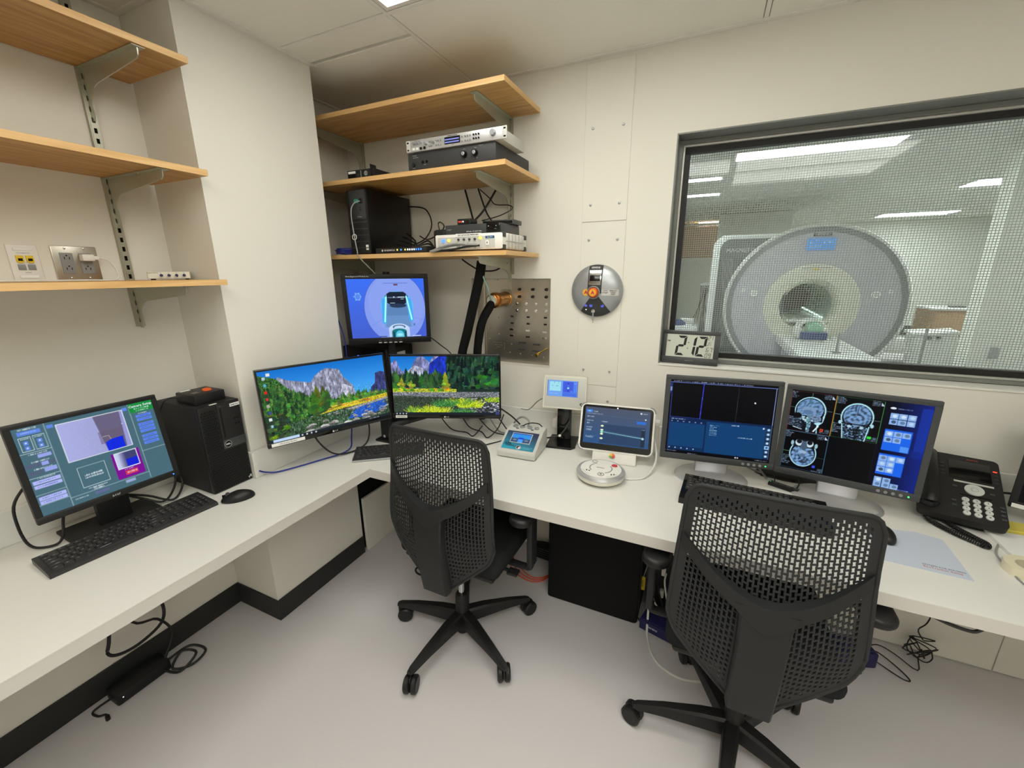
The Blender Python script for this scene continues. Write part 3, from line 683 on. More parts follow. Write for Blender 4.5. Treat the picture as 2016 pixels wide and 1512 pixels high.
t = thing('tower_computer', 'black tower computer with green display on the lowest corner shelf', 'computer', (-1.583, -.355, S3))
Bx('case', 'gloss', t, -.068, .055, .012, .335, .004, .300, .003); Bx('front_bezel', 'blk2', t, -.068, .055, 0, .012, .004, .300, .004)
Bx('drive_panel', 'char', t, -.050, .050, -.003, 0, .165, .297, .002); Bx('display', 'led_t', t, -.018, .008, -.004, -.0028, .238, .256); Bx('button', 'blkg', t, .018, .036, -.005, -.002, .236, .258, .002)
for z in (.205, .215): Bx('usb_port', 'blkm', t, .012, .022, -.0034, -.0028, z, z+.005)
for z in (.03, .06, .09, .12, .15): Bx('grille_bar', 'char', t, -.062, .050, -.0015, 0, z, z+.004)
Bx('label', 'paper', t, .030, .046, -.0008, 0, .022, .046); feet(t, .05, .03, .31, .004, .008)
text('lettering', 'Precision', .008, 'inkg', t, front(.01, -.0034, .176))
o = obj('blue_cable_coil', new() if False else None or tube(new(), [(-1.72+.065*math.cos(2*math.pi*k/10)*(1+.12*math.sin(k)), -.31+.05*math.sin(2*math.pi*k/10), S3+.008+.0035*(k//5)) for k in range(42)], .003, n=6, sm=4), 'blue'); tag(o, 'blue network cable coiled beside the tower on the lowest corner shelf', 'cable')
t = thing('network_switch', 'slim black switch with a row of lights beside the tower', 'switch', (-1.335, -.366, S3))
Bx('case', 'blk2', t, -.150, .150, 0, .13, .002, .026, .001); text('lettering', 'EDGESWITCH', .010, 'inkw', t, front(-.065, -.0006, .015)); obj('emblem', lathe(new(), [(.005, .0003), (.005, .001), (0, .001)], 14, T((-.108, 0, .015))@Matrix.Rotation(R(90), 4, 'X')), 'lgrey', t)
for k, (x, m) in enumerate(((-.018, 'led_y'), (.004, 'led_b'), (.028, 'led_y'), (.043, 'led_w'), (.055, 'led_w'), (.068, 'led_w'), (.080, 'led_w'), (.092, 'led_b'), (.105, 'led_b'), (.118, 'led_b'))): Bx('light', m, t, x-.003, x+.003, -.0012, .0002, .013, .020)
for x in (-.13, .13):
    for y in (.02, .11): obj('foot', cyl(new(), (x, y, 0), (x, y, .002), .006, n=10), 'blk', t)
t = thing('power_adapter', 'black upright power brick with cord left of the white box', 'adapter', (-1.165, -.255, S3))
Bx('brick', 'blk', t, -.035, .035, -.035, .035, 0, .105, .012); obj('cord_loop', tube(new(), [(-.02, 0, .103), (-.025, 0, .135), (-.01, 0, .14), (.0, .01, .12), (-.05, .03, .09), (-.12, .04, .07), (-.18, .06, .09)], .003), 'cable', t)
t = thing('audio_interface_box', 'white boxy control unit with coloured lights and corner bumpers', 'control unit', (-.968, -.372, S3))
Bx('case', 'white', t, -.165, .172, 0, .255, .006, .072, .006); Bx('front_plate', 'lgrey', t, -.150, .135, -.0015, 0, .014, .060)
for x in (.155, .168):
    pass
for y in (.014, .235):
    for z0, z1 in ((.004, .024), (.054, .074)): Bx('corner_bumper', 'dark', t, .160, .1755, y-.012, y+.014, z0, z1, .003)
for k in range(5): Bx('side_rib', 'lgrey', t, .172, .1745, .045+.036*k, .065+.036*k, .010, .068, .001)
obj('seam', box(new(), .1725, .1752, .03, .225, .038, .0392), 'grey', t)
def bulb(x, z, m, r=.006): return obj('button', lathe(new(), [(r, 0), (r*.9, .006), (0, .008)], 16, T((x, -.0015, z))@Matrix.Rotation(R(90), 4, 'X')), m, t)
bulb(-.118, .046, 'led_b', .007); bulb(-.090, .047, 'led_y'); bulb(.068, .052, 'led_y')
for k in range(4): bulb(-.040+.027*k, .049, 'dark', .005)
for k in range(4): obj('socket', cyl(new(), (-.040+.027*k, -.010, .022), (-.040+.027*k, -.0015, .022), .007, n=14), 'grey', t)
Bx('label_strip', 'paper', t, -.055, .072, -.003, -.0014, .060, .073)
text('lettering', 'DSC LAPTOP DVD FPRMW BRN', .0085, 'ink', t, front(.008, -.0034, .0665), sx=.85)
Bx('blue_badge', emis('badge_blue', (60,150,200), .35), t, .092, .133, -.0022, -.0014, .050, .060); text('lettering', 'OptoAct', .008, 'inkw', t, front(.112, -.0026, .055))
text('lettering', 'RECALL', .008, 'ink', t, front(-.13, -.0018, .022)); Bx('rocker_switch', 'white', t, .092, .108, -.004, -.0014, .022, .042, .001); Bx('rocker_dot', 'ink', t, .098, .102, -.0046, -.0039, .030, .036)
obj('cable', tube(new(), [(.07, -.012, .024), (.03, -.03, .026), (-.06, -.035, .022), (-.15, -.03, .004), (-.185, -.012, .004), (-.16, -.02, .008), (-.10, -.04, .02), (-.03, -.045, .03), (.02, -.03, .028)], .0045), 'gcable', t)
obj('cable', tube(new(), [(.07, -.014, .022), (.02, -.028, .018), (-.05, -.03, .008), (-.12, -.026, .0045), (-.17, -.015, .0045)], .0045), 'cable', t)
feet(t, .14, .03, .22)
t = thing('disc_player', 'dark grey disc player lying on the white control unit', 'disc player', (-.962, -.335, S3+.0725))
Bx('case', 'char', t, -.138, .072, 0, .195, 0, .042, .002); Bx('right_end', 'dark', t, .136, .139, .003, .195, 0, .042, .001); Bx('right_case', 'char', t, .072, .136, .004, .195, 0, .042, .001); Bx('black_window', 'blkg', t, .070, .137, -.001, .004, 0, .042, .001)
text('lettering', 'SONY', .009, 'inkg', t, front(-.118, -.0006, .022)); text('lettering', 'DVD video  CD  ((( 4K  Hi-Res', .006, 'inkw', t, front(.01, -.0006, .012)); text('lettering', 'BD-R', .004, 'inkg', t, front(.115, -.0014, .018))
for x in (.082, .118): obj('indicator', cyl(new(), (x, -.002, .030), (x, 0, .030), .0018, n=8), 'lgrey', t)
t = thing('signal_converter', 'tiny black box with red lights on the disc player', 'converter', (-1.008, -.325, S3+.1148))
Bx('case', 'blk', t, -.034, .034, 0, .06, 0, .025, .002)
for x, m in ((-.024, 'led_r'), (-.014, 'led_r'), (-.004, 'led_w')): obj('light', cyl(new(), (x, -.002, .013), (x, 0, .013), .003, n=10), m, t)
obj('jack', cyl(new(), (.02, -.004, .013), (.02, 0, .013), .006, n=14), 'blkg', t)
t = thing('slim_receiver', 'slim dark box lying at the back of the disc player', 'receiver', (-.885, -.24, S3+.1148))
Bx('case', 'dark', t, -.075, .075, 0, .10, .003, .022, .002); Bx('front_strip', 'blkg', t, -.073, .073, -.001, 0, .006, .017); feet(t, .06, .015, .085, .003, .005)

# cords hanging down the wall between the shelves
def cable(label, pts, r, m='cable', name='cable', sm=6):
    o = obj(name, tube(new(), pts, r, sm=sm), m); return tag(o, label, 'cable')

# ------------------------------------------------------------------ screen pictures
def paint_landscape(right):
    c = Canvas(352, 198, (40, 130, 220)); X, Y = c.X, c.Y
    g = np.clip(Y/.45, 0, 1)[..., None]; c.a = np.array((16, 112, 205))*(1-g)+np.array((70, 165, 245))*g
    c.put(Y > .56, (58, 84, 50))
    def ridge(P, col, amp=.35):
        m = c.poly(P, col); c.noise(m, amp*.5, 3, 12); c.noise(m, amp*.5, 9, 22); c.noise(m, amp*.3, 2, 3)
    def pine(x, y, h, col):
        w_ = h*.16
        for k in range(4):
            a, b_ = y-h*(1-.22*k), y-h*(.62-.2*k)
            cc = [v*random.uniform(.75, 1.2) for v in col]; c.poly([(x, a), (x+w_*(.45+.2*k), b_), (x-w_*(.45+.2*k), b_)], cc)
    def bush(x, y, r, col):
        for _ in range(7):
            cc = [v*random.uniform(.7, 1.25) for v in col]; c.ell(x+random.uniform(-r, r)*.8, y-random.uniform(0, r)*1.2, r*.45, r*.6, cc)
    if not right:
        ridge([(.1, .6), (.13, .10), (.2, .17), (.28, .21), (.37, .25), (.40, .17), (.46, .10), (.50, .08), (.60, .12), (.63, .25), (.70, .40), (.72, .55), (.72, .62)], (140, 142, 165))
        ridge([(.55, .6), (.62, .35), (.70, .43), (.72, .6)], (170, 172, 190))
        ridge([(.83, .62), (.86, .48), (.90, .42), (.91, .27), (.96, .25), (1, .28), (1, .62)], (60, 66, 120))
        m = c.poly([(0, .05), (.12, .12), (.22, .35), (.36, .52), (.36, .75), (0, .8)], (52, 96, 44)); c.noise(m, .5, 3, 3)
        for _ in range(420): y_ = .30+.46*len([0])*random.random(); x_ = random.uniform(.0, .36); pine(x_, max(y_, .18+1.05*x_), random.uniform(.05, .13), random.choice([(40, 84, 40), (60, 110, 44), (86, 136, 60), (26, 58, 36)]))
        for _ in range(190): pine(random.uniform(.32, 1.0), random.uniform(.60, .69), random.uniform(.05, .14), random.choice([(44, 92, 42), (64, 116, 50), (96, 146, 60)]))
        for x, h, col in ((.40, .42, (96, 120, 34)), (.37, .34, (60, 96, 36)), (.45, .40, (70, 104, 40)), (.48, .34, (52, 92, 40))): pine(x, .71, h, col); bush(x, .66, .06, col)
        for _ in range(26): bush(random.uniform(.52, .98), random.uniform(.60, .66), .035, random.choice([(86, 140, 50), (110, 150, 60), (60, 110, 44)]))
        m = c.poly([(.36, .76), (.5, .69), (.7, .64), (1, .62), (1, .70), (.7, .715), (.45, .78)], (196, 176, 44)); c.noise(m, .35, 4, 2)
        for _ in range(16): c.ell(random.uniform(.48, .98), random.uniform(.655, .70), .03, .012, random.choice([(206, 110, 50), (220, 190, 60), (150, 120, 60)]))
        m = Y > .80-.14*X; m &= (Y > .70); c.put(m & (Y > .74-.03*X), (58, 84, 62)); mm = m & (Y > .74-.03*X); c.noise(mm, .45, 3, 9)
        mb = c.poly([(.62, .9), (.72, .74), (.97, .72), (.98, .84), (.80, .93)], (36, 92, 215), .85); c.noise(mb, .2, 2, 6)
        mg = c.poly([(.22, .95), (.3, .75), (.45, .75), (.46, .92)], (50, 80, 44), .6); c.noise(mg, .4, 3, 8)
        m = c.poly([(.6, .74), (1, .68), (1, .71), (.66, .77)], (150, 150, 150)); c.noise(m, .4, 2, 2)
        for _ in range(60):
            x, y = random.uniform(.3, 1), random.uniform(.74, .97); r = .006+.03*max(0, y-.72)/.25*random.random(); g_ = random.randint(120, 200); c.ell(x, y, r*1.3, r, (g_, g_, g_-6)); c.ell(x, y+r*.5, r*1.1, r*.45, (60, 62, 66), .7)
        m = c.poly([(0, .62), (.16, .70), (.13, 1), (0, 1)], (44, 66, 40)); c.noise(m, .6, 3, 3)
        for _ in range(22): bush(random.uniform(0, .14), random.uniform(.66, .98), .04, random.choice([(40, 62, 44), (90, 130, 30), (64, 90, 50)]))
        for k, col in enumerate(((180, 200, 210), (90, 170, 220), (205, 40, 40), (200, 60, 60), (170, 170, 160), (60, 70, 160), (225, 225, 225), (160, 200, 215), (30, 30, 30))): c.rect(.028+.004*(k % 2), .08+.095*k, .05, .12+.095*k, col)
        c.rect(.06, .035, .085, .075, (225, 230, 225))
    else:
        ridge([(0, .55), (0, .12), (.05, .05), (.08, .20), (.14, .30), (.18, .22), (.24, .02), (.30, 0), (.36, .1), (.40, 0), (.54, 0), (.54, .55)], (120, 124, 170))
        ridge([(.33, .5), (.36, .12), (.45, 0), (.54, 0), (.54, .5)], (26, 52, 180), .3)
        ridge([(.05, .45), (.1, .32), (.22, .15), (.30, .2), (.28, .5)], (176, 180, 205))
        for _ in range(240): pine(random.uniform(.0, .55), random.uniform(.42, .55), random.uniform(.07, .24), random.choice([(30, 62, 40), (44, 84, 44), (60, 104, 52), (22, 44, 34)]))
        m = c.poly([(.52, 0), (1, 0), (1, .58), (.50, .56)], (14, 34, 32)); c.noise(m, .7, 3, 4)
        for _ in range(420): pine(random.uniform(.52, 1), random.uniform(.10, .58), random.uniform(.06, .22), random.choice([(14, 36, 32), (24, 54, 40), (36, 76, 54), (10, 24, 26), (54, 96, 70)]))
        for _ in range(18): bush(random.uniform(.82, 1), random.uniform(.3, .56), .05, random.choice([(52, 124, 44), (40, 100, 50), (30, 78, 44)]))
        for x, h in ((.5, .3), (.09, .2), (.18, .16)): pine(x, .55, h, (150, 156, 40)); bush(x, .50, .04, (140, 160, 50))
        m = c.poly([(0, .56), (.3, .54), (.62, .55), (.62, .60), (.2, .64), (0, .62)], (176, 186, 50)); c.noise(m, .4, 3, 2)
        for _ in range(20): bush(random.uniform(0, .6), .58, .025, random.choice([(90, 150, 40), (220, 190, 40), (120, 160, 50)]))
        c.rect(.6, .55, 1, .62, (30, 50, 40)); c.rect(0, .61, 1, 1, (60, 66, 66)); m = (Y > .61); c.noise(m, .5, 4, 3)
        m = (Y > .60) & (Y < .70); c.put(m, (138, 140, 150), .7); c.noise(m, .5, 2, 2)
        m = c.poly([(0, .66), (.6, .70), (.9, .67), (.75, .8), (.3, .86), (0, .98)], (52, 66, 50), .8); c.noise(m, .3, 5, 3)
        for _ in range(170):
            x, y = random.uniform(.62, 1), random.uniform(.7, .98); g_ = random.randint(70, 225); c.ell(x, y, .012, .012, (g_, g_, g_+8)); c.ell(x, y+.012, .011, .006, (16, 22, 40))
        def tuft(x, y, r, cols):
            for _ in range(150):
                a = random.uniform(-.9, .9); bx = x+random.uniform(-.9, .9)*r; L_ = random.uniform(.4, 1)*r; c.line(bx, y+random.uniform(-.03, .0), bx+math.sin(a)*L_, y-math.cos(a)*L_*1.5, random.choice(cols), .0035)
        yg = [(214, 226, 30), (180, 206, 24), (120, 172, 30), (236, 236, 70)]; gg = [(60, 130, 60), (90, 160, 80), (44, 100, 50)]
        tuft(.72, .88, .12, yg); tuft(.62, .84, .1, gg+yg); tuft(.22, .98, .1, yg+gg); tuft(.4, 1.0, .13, yg); tuft(.65, 1.0, .09, gg); tuft(.95, .78, .07, yg+gg); tuft(.48, .86, .1, gg)
    c.noise(Y > .40, .13, 2, 2); c.noise(Y > .45, .10, 5, 4)
    c.rect(0, .955, 1, 1, (28, 36, 44)); 
    if not right: c.rect(.03, .958, .22, .998, (190, 214, 244))
    for k in range(4): c.rect(.235+.035*k if not right else .02+.03*k, .967, .247+.035*k if not right else .03+.03*k, .99, (200, 205, 210))
    if right: c.rect(.96, .94, 1, .998, (80, 90, 160), .6)
    else: c.words(.80, .968, 8, (200, 205, 210), .02, .012)
    return c
def paint_acer():
    c = Canvas(240, 192, (72, 106, 120)); L = (176, 200, 206); B = (96, 136, 226); BL = (150, 164, 232); D = (84, 96, 122); W = (226, 232, 240)
    c.line(.20, 0, .20, 1, L, .004); c.line(.80, 0, .80, .98, L, .004); c.line(.0, .285, .20, .285, L, .004); c.line(.20, .90, .80, .90, L, .004); c.line(0, .565, .2, .565, L, .004); c.line(0, .76, .2, .76, L, .004); c.line(0, .875, .2, .875, L, .004); c.line(.80, .62, 1, .62, L, .004)
    c.rect(.80, .0, 1, .12, (22, 140, 62)); c.words(.84, .065, 7, W, .018, .018); c.words(.85, .095, 6, W, .015, .018); c.words(.86, .135, 5, W, .012, .016)
    for k, y in enumerate((.155, .20, .265, .31, .355, .42, .465, .51)): c.rect(.835, y, .965, y+.036, (92, 132, 236)); c.words(.855, y+.012, 7, (70, 90, 190), .014, .013)
    c.rect(.21, .03, .255, .07, B); c.rect(.745, .03, .785, .07, B)
    c.words(.04, .012, 8, W, .018, .014); c.rect(.03, .042, .17, .085, B); c.words(.05, .055, 8, (190, 205, 250), .014, .012)
    for x in (.025, .11):
        c.frame(x, .105, x+.075, .265, L); c.words(x+.012, .118, 4, W, .012, .013); c.rect(x+.022, .15, x+.052, .195, B); c.rect(x+.022, .205, x+.052, .25, B); c.ell(x+.037, .172, .006, .008, W); c.ell(x+.037, .228, .006, .008, W)
    c.words(.05, .297, 9, W, .016, .013); c.rect(.10, .32, .185, .36, BL); c.words(.05, .385, 9, W, .016, .013)
    for k, cc in enumerate((D, D, BL, D)): c.rect(.012+.047*k, .41, .055+.047*k, .45, cc)
    c.words(.05, .468, 9, W, .016, .013); c.rect(.015, .495, .10, .535, D); c.rect(.11, .48, .19, .525, BL)
    c.words(.05, .57, 9, W, .016, .013)
    for y in (.60, .65, .785, .83): c.rect(.015, y, .19, y+.04, (176, 184, 244)); c.words(.035, y+.012, 9, (110, 120, 190), .014, .014)
    # camera picture
    x0, y0, x1, y1 = .27, .055, .74, .50
    c.rect(x0-.006, y0-.007, x1+.006, y1+.007, W); X, Y = c.X, c.Y; m = (X > x0) & (X < x1) & (Y > y0) & (Y < y1)
    g = np.clip((X-x0)/(x1-x0), 0, 1)[..., None]; im = np.array((170, 174, 226))*(1-g*.1); c.a[m] = im[m]
    c.poly([(.52, y0), (.72, y0), (.70, y1), (.555, y1)], (104, 98, 128)); mm = (X > .52) & m & (X < .71) & (Y > .25) & (Y < .40); c.put(mm, (104, 88, 112), .5)
    c.poly([(.555, .39), (.60, .365), (.69, .36), (.69, y1), (.555, y1)], (8, 40, 224)); c.poly([(.72, y0), (x1, y0), (x1, y1), (.70, y1)], (150, 154, 212))
    c.line(.545, .315, .59, .315, (190, 180, 170), .004); c.line(.59, .315, .60, .365, (190, 180, 170), .004); c.noise(m, .03); c.rect(.71, .21, .716, .22, (255, 255, 255))
    c.frame(.30, .59, .50, .84, L); c.words(.345, .69, 7, W, .018, .018); c.words(.345, .72, 7, W, .018, .018); c.words(.365, .86, 5, W, .016, .016); c.words(.365, .88, 5, W, .016, .016)
    c.rect(.555, .555, .775, .885, (126, 10, 150)); c.rect(.575, .555, .755, .765, W); m2 = (X > .582) & (X < .748) & (Y > .565) & (Y < .755)
    g = np.clip((X-.60)/.06, 0, 1)[..., None]; im = np.array((196, 204, 236))*(1-g)+np.array((64, 66, 112))*g; c.a[m2] = im[m2]; c.rect(.655, .66, .748, .755, (12, 34, 214)); c.poly([(.655, .66), (.748, .655), (.748, .69), (.655, .70)], (12, 34, 214))
    c.rect(.62, .80, .72, .855, (206, 60, 84)); c.words(.635, .815, 5, W, .02, .016); c.words(.62, .775, 5, W, .014, .016); c.rect(.60, .915, .68, .95, (150, 166, 206)); c.words(.225, .93, 8, W, .014, .012); c.rect(.365, .925, .47, .955, (98, 104, 150))
    return c
def paint_bore():
    c = Canvas(220, 176, (62, 104, 226)); X, Y = c.X, c.Y; g = np.clip(Y, 0, 1)[..., None]; c.a = np.array((58, 112, 246))*(1-g)+np.array((70, 96, 206))*g
    c.ell(.60, .50, .405, .60, (132, 156, 238)); c.ring(.60, .50, .405, .60, (70, 84, 190), .012); c.ell(.62, .42, .36, .5, (140, 164, 240), .6)
    c.ring(.13, .29, .04, .06, (120, 176, 250), .3); c.ell(.13, .29, .022, .034, (90, 140, 240))
    for k in range(6): c.rect(.125+.045*math.cos(k*1.047)-.004, .285+.065*math.sin(k*1.047)-.005, .135+.045*math.cos(k*1.047)-.004, .30+.065*math.sin(k*1.047)-.005, (150, 200, 252))
    c.line(.02, .47, .20, .47, (60, 90, 200), .004); c.line(.25, .80, .42, .68, (116, 140, 226), .005); c.line(.97, .70, .82, .66, (116, 140, 226), .005)
    c.ell(.625, .47, .215, .265, (96, 190, 250)); c.ell(.625, .30, .15, .08, (16, 24, 44))
    c.poly([(.49, .26), (.76, .26), (.80, .50), (.83, .82), (.44, .82), (.46, .5)], (120, 160, 220)); c.poly([(.50, .40), (.75, .40), (.80, .82), (.46, .82)], (104, 146, 200))
    m = (Y > .42) & (Y < .62) & (X > .50-.1*(Y-.4)) & (X < .75+.12*(Y-.4)); c.put(m, (84, 124, 176), .6)
    c.poly([(.50, .25), (.54, .22), (.72, .22), (.755, .25), (.75, .40), (.70, .45), (.55, .44), (.50, .40)], (20, 30, 48)); c.ell(.64, .45, .11, .035, (38, 56, 84))
    c.line(.52, .31, .74, .31, (90, 110, 140), .016); c.rect(.64, .30, .73, .312, (220, 240, 255)); c.rect(.585, .295, .60, .315, (220, 240, 255)); c.rect(.68, .335, .72, .345, (200, 230, 250)); c.line(.54, .405, .60, .405, (190, 220, 240), .006)
    for a, b_ in (((.49, .30), (.45, .72)), ((.755, .30), (.81, .69))):
        c.line(a[0]-.03 if a[0] < .6 else a[0]+.03, a[1]+.06, b_[0]-.005, b_[1], (70, 170, 245), .06); c.line(a[0], a[1], b_[0], b_[1], (130, 255, 255), .022); c.line(a[0], a[1], b_[0], b_[1], (214, 255, 255), .008)
    c.ell(.63, .86, .14, .10, (198, 218, 250)); c.rect(.49, .86, .77, .99, (190, 210, 248)); c.ell(.63, .82, .085, .04, (60, 90, 130)); c.ell(.63, .83, .07, .035, (190, 220, 250)); c.ell(.63, .90, .10, .055, (24, 120, 128)); c.rect(.53, .90, .73, 1, (24, 120, 128))
    c.rect(.545, .90, .565, 1, (30, 60, 80)); c.rect(.70, .90, .72, 1, (30, 60, 80)); c.ell(.635, .96, .055, .08, (90, 200, 230)); c.rect(.58, .96, .69, 1, (100, 205, 235)); c.ell(.635, .955, .04, .025, (160, 235, 245))
    c.rect(.60, .085, .655, .115, (104, 70, 100)); c.line(.47, .075, .78, .075, (90, 110, 210), .006); c.rect(.36, .975, .46, .99, (40, 60, 120)); c.rect(.80, .975, .92, .99, (210, 220, 250)); c.rect(.83, .76, .85, .80, (90, 104, 190))
    return c
def paint_exam():
    c = Canvas(240, 192, (2, 3, 8)); L = (70, 96, 200); P = (12, 62, 112)
    c.words(.03, .012, 34, (190, 205, 240), .012, .022); c.line(.0, .035, 1, .035, (120, 140, 220), .004); c.line(.02, .035, .02, .95, (90, 104, 220), .004); c.line(.985, .035, .985, .95, (150, 170, 230), .003); c.line(.02, .955, .985, .955, (130, 160, 230), .003)
    c.line(.325, .035, .315, .50, (70, 74, 240), .007); c.line(.655, .035, .65, .50, (56, 56, 66), .004); c.line(.02, .50, .325, .50, (70, 84, 200), .005)
    c.rect(.0, .05, .022, .18, (26, 50, 130)); c.words(.003, .10, 2, (210, 225, 250), .05, .009)
    c.rect(.02, .505, .985, .955, (10, 34, 76)); c.rect(.025, .575, .37, .90, P); c.rect(.385, .53, .935, .95, P); c.rect(.937, .53, .985, .95, (10, 30, 60)); c.rect(.025, .905, .37, .95, (12, 44, 84))
    c.words(.04, .52, 10, (200, 215, 245), .012, .014)
    for k in range(6): c.rect(.03+.058*k, .545, .06+.058*k, .57, (22, 44, 84)); c.ell(.045+.058*k, .557, .006, .007, (150, 170, 210))
    for k in range(5): c.ell(.04+.06*k, .925, .008, .009, (150, 180, 220))
    for k in range(7): c.words(.42, .57+.022*k, random.randint(3, 5), (200, 222, 245), .010, .014)
    c.rect(.47, .57, .51, .575, (90, 130, 190)); c.words(.62, .545, 5, (235, 240, 250), .012, .015); c.words(.69, .70, 8, (225, 235, 250), .012, .017); c.ell(.915, .555, .008, .01, (230, 240, 250))
    for k in range(7): c.rect(.94, .545+.058*k, .982, .59+.058*k, (40, 70, 110) if k != 4 else (150, 205, 240)); c.ell(.961, .567+.058*k, .012, .014, (190, 220, 240) if k != 4 else (50, 90, 130))
    c.words(.0, .965, 9, (170, 180, 220), .010, .013); c.words(.23, .985, 7, (190, 200, 230), .010, .013); c.words(.87, .975, 9, (190, 200, 230), .010, .013); c.ell(.69, .975, .008, .009, (220, 225, 240)); c.ell(.71, .975, .006, .009, (220, 225, 240))
    c.ell(.81, .235, .007, .009, (240, 245, 255)); c.poly([(.807, .22), (.822, .245), (.812, .247)], (240, 245, 255))
    return c
def paint_brain():
    c = Canvas(280, 224, (1, 2, 6)); X, Y = c.X, c.Y
    SK = (176, 226, 240); BR = (98, 132, 172); TX = (150, 175, 205)
    def fold(mask, seed, s, amp=.28):
        n = np.zeros(X.shape)
        r = random.Random(seed)
        for _ in range(14):
            a = r.uniform(0, 6.28); f = r.uniform(80, 170)/s; n += np.sin((X*1.25*math.cos(a)+Y*math.sin(a))*f+r.uniform(0, 6.28)+3*np.sin(X*23+Y*17))
        c.a[mask] = np.clip(c.a[mask]*(1+amp*np.clip(n/3.0, -1.3, .6)[mask][:, None]), 0, 255)
    def em(cx, cy, rx, ry): return ((X-cx)/rx)**2+((Y-cy)/ry)**2 < 1
    # sagittal (top left)
    c.ell(.165, .235, .122, .168, SK); c.poly([(.22, .32), (.285, .28), (.275, .36), (.235, .42), (.245, .50), (.20, .50), (.19, .36)], SK)
    c.ell(.163, .238, .113, .157, (8, 10, 18)); c.poly([(.05, .27), (.19, .37), (.232, .40), (.236, .50), (.12, .50), (.05, .40)], (12, 16, 26))
    c.ell(.163, .222, .103, .13, BR); m = em(.163, .222, .103, .13) & (Y < .30); fold(m, 3, 1.0); c.rect(.05, .30, .27, .36, (10, 13, 22)); c.ell(.155, .235, .055, .05, (120, 152, 190)); c.ell(.15, .255, .04, .028, (88, 118, 156))
    c.ell(.215, .325, .045, .045, (104, 128, 158)); fold(em(.215, .325, .045, .045), 9, .5); c.poly([(.145, .29), (.175, .29), (.185, .40), (.18, .50), (.155, .50), (.15, .38)], (96, 128, 150)); c.poly([(.06, .25), (.09, .25), (.12, .33), (.10, .36), (.06, .33)], (110, 150, 170))
    c.ell(.075, .31, .03, .035, (6, 8, 14)); c.poly([(.035, .36), (.07, .34), (.11, .38), (.125, .46), (.06, .47), (.03, .42)], (44, 56, 70)); m = em(.12, .40, .09, .09) & (Y > .30); c.noise(m, .9, 4, 3); c.line(.05, .455, .12, .475, (200, 225, 235), .006); c.line(.245, .41, .215, .48, (220, 240, 250), .012)
    for k in range(8): c.ell(.11+.05*random.random(), .32+.05*random.random(), .010, .010, (170, 205, 220))
    c.line(.162, .02, .165, .5, (70, 130, 110), .003); c.line(.0, .215, .33, .215, (120, 150, 160), .003)
    # coronal
    c.ell(.515, .235, .118, .165, SK); c.ell(.515, .24, .108, .154, (10, 13, 22)); c.ell(.515, .225, .098, .135, BR); fold(em(.515, .225, .098, .135) & (Y < .32), 5, 1.0, .34)
    c.rect(.40, .32, .63, .50, (6, 8, 14)); c.poly([(.41, .31), (.62, .31), (.615, .38), (.60, .50), (.43, .50), (.42, .38)], (58, 76, 96)); m = c.poly([(.41, .31), (.62, .31), (.615, .38), (.595, .50), (.435, .50), (.42, .38)], (58, 76, 96)); c.noise(m, .9, 4, 4); fold(m, 12, .7, .4)
    c.line(.415, .33, .435, .5, SK, .008); c.line(.61, .33, .595, .5, SK, .008); c.ell(.515, .31, .028, .038, (112, 146, 184)); c.line(.515, .11, .515, .21, (30, 40, 60), .004); c.line(.49, .205, .54, .205, (20, 26, 40), .008); c.rect(.40, .315, .63, .325, (8, 10, 16))
    for k in range(4): c.rect(.48, .385+.03*k, .55, .395+.03*k, (14, 16, 24))
    for sgn in (-1, 1): c.ell(.515+sgn*.115, .315, .012, .022, (170, 210, 225)); c.ell(.515+sgn*.045, .35, .014, .016, (170, 205, 220))
    c.line(.35, .225, .43, .225, (120, 150, 160), .003); c.line(.60, .245, .68, .245, (120, 150, 160), .003)
    # axial
    c.ell(.165, .78, .108, .165, SK); c.ell(.165, .78, .099, .155, (10, 14, 22)); c.ell(.165, .80, .092, .135, BR); fold(em(.165, .80, .092, .135), 8, 1.0, .38); c.ell(.165, .655, .065, .055, (12, 14, 22)); c.poly([(.075, .66), (.11, .60), (.225, .60), (.255, .66), (.25, .70), (.08, .70)], (20, 26, 38))
    for sgn in (-1, 1): c.ell(.165+sgn*.042, .645, .03, .042, (200, 220, 230)); c.ell(.165+sgn*.042, .63, .022, .028, (18, 20, 30)); c.ell(.165+sgn*.095, .66, .012, .03, (150, 190, 205))
    c.poly([(.15, .62), (.18, .62), (.195, .70), (.165, .74), (.135, .70)], (70, 90, 112)); c.ell(.165, .76, .03, .022, (150, 176, 205)); c.line(.165, .78, .14, .86, (30, 44, 66), .006); c.line(.165, .78, .19, .86, (30, 44, 66), .006); c.ell(.165, .80, .02, .025, (84, 112, 146)); c.ell(.17, .885, .028, .012, (40, 56, 78))
    c.line(.0, .775, .06, .775, (90, 140, 90), .003); c.line(.27, .80, .34, .80, (90, 140, 90), .003)
    # frames, corner text
    c.frame(.0, .015, .345, .505, (150, 60, 60), .003, .003); c.frame(.348, .015, .685, .505, (60, 140, 70), .003, .003); c.line(.345, .015, .345, .505, (220, 150, 60), .004); c.frame(.0, .51, .342, .985, (70, 120, 150), .003, .003); c.line(.685, .505, .685, .97, (50, 52, 60), .003)
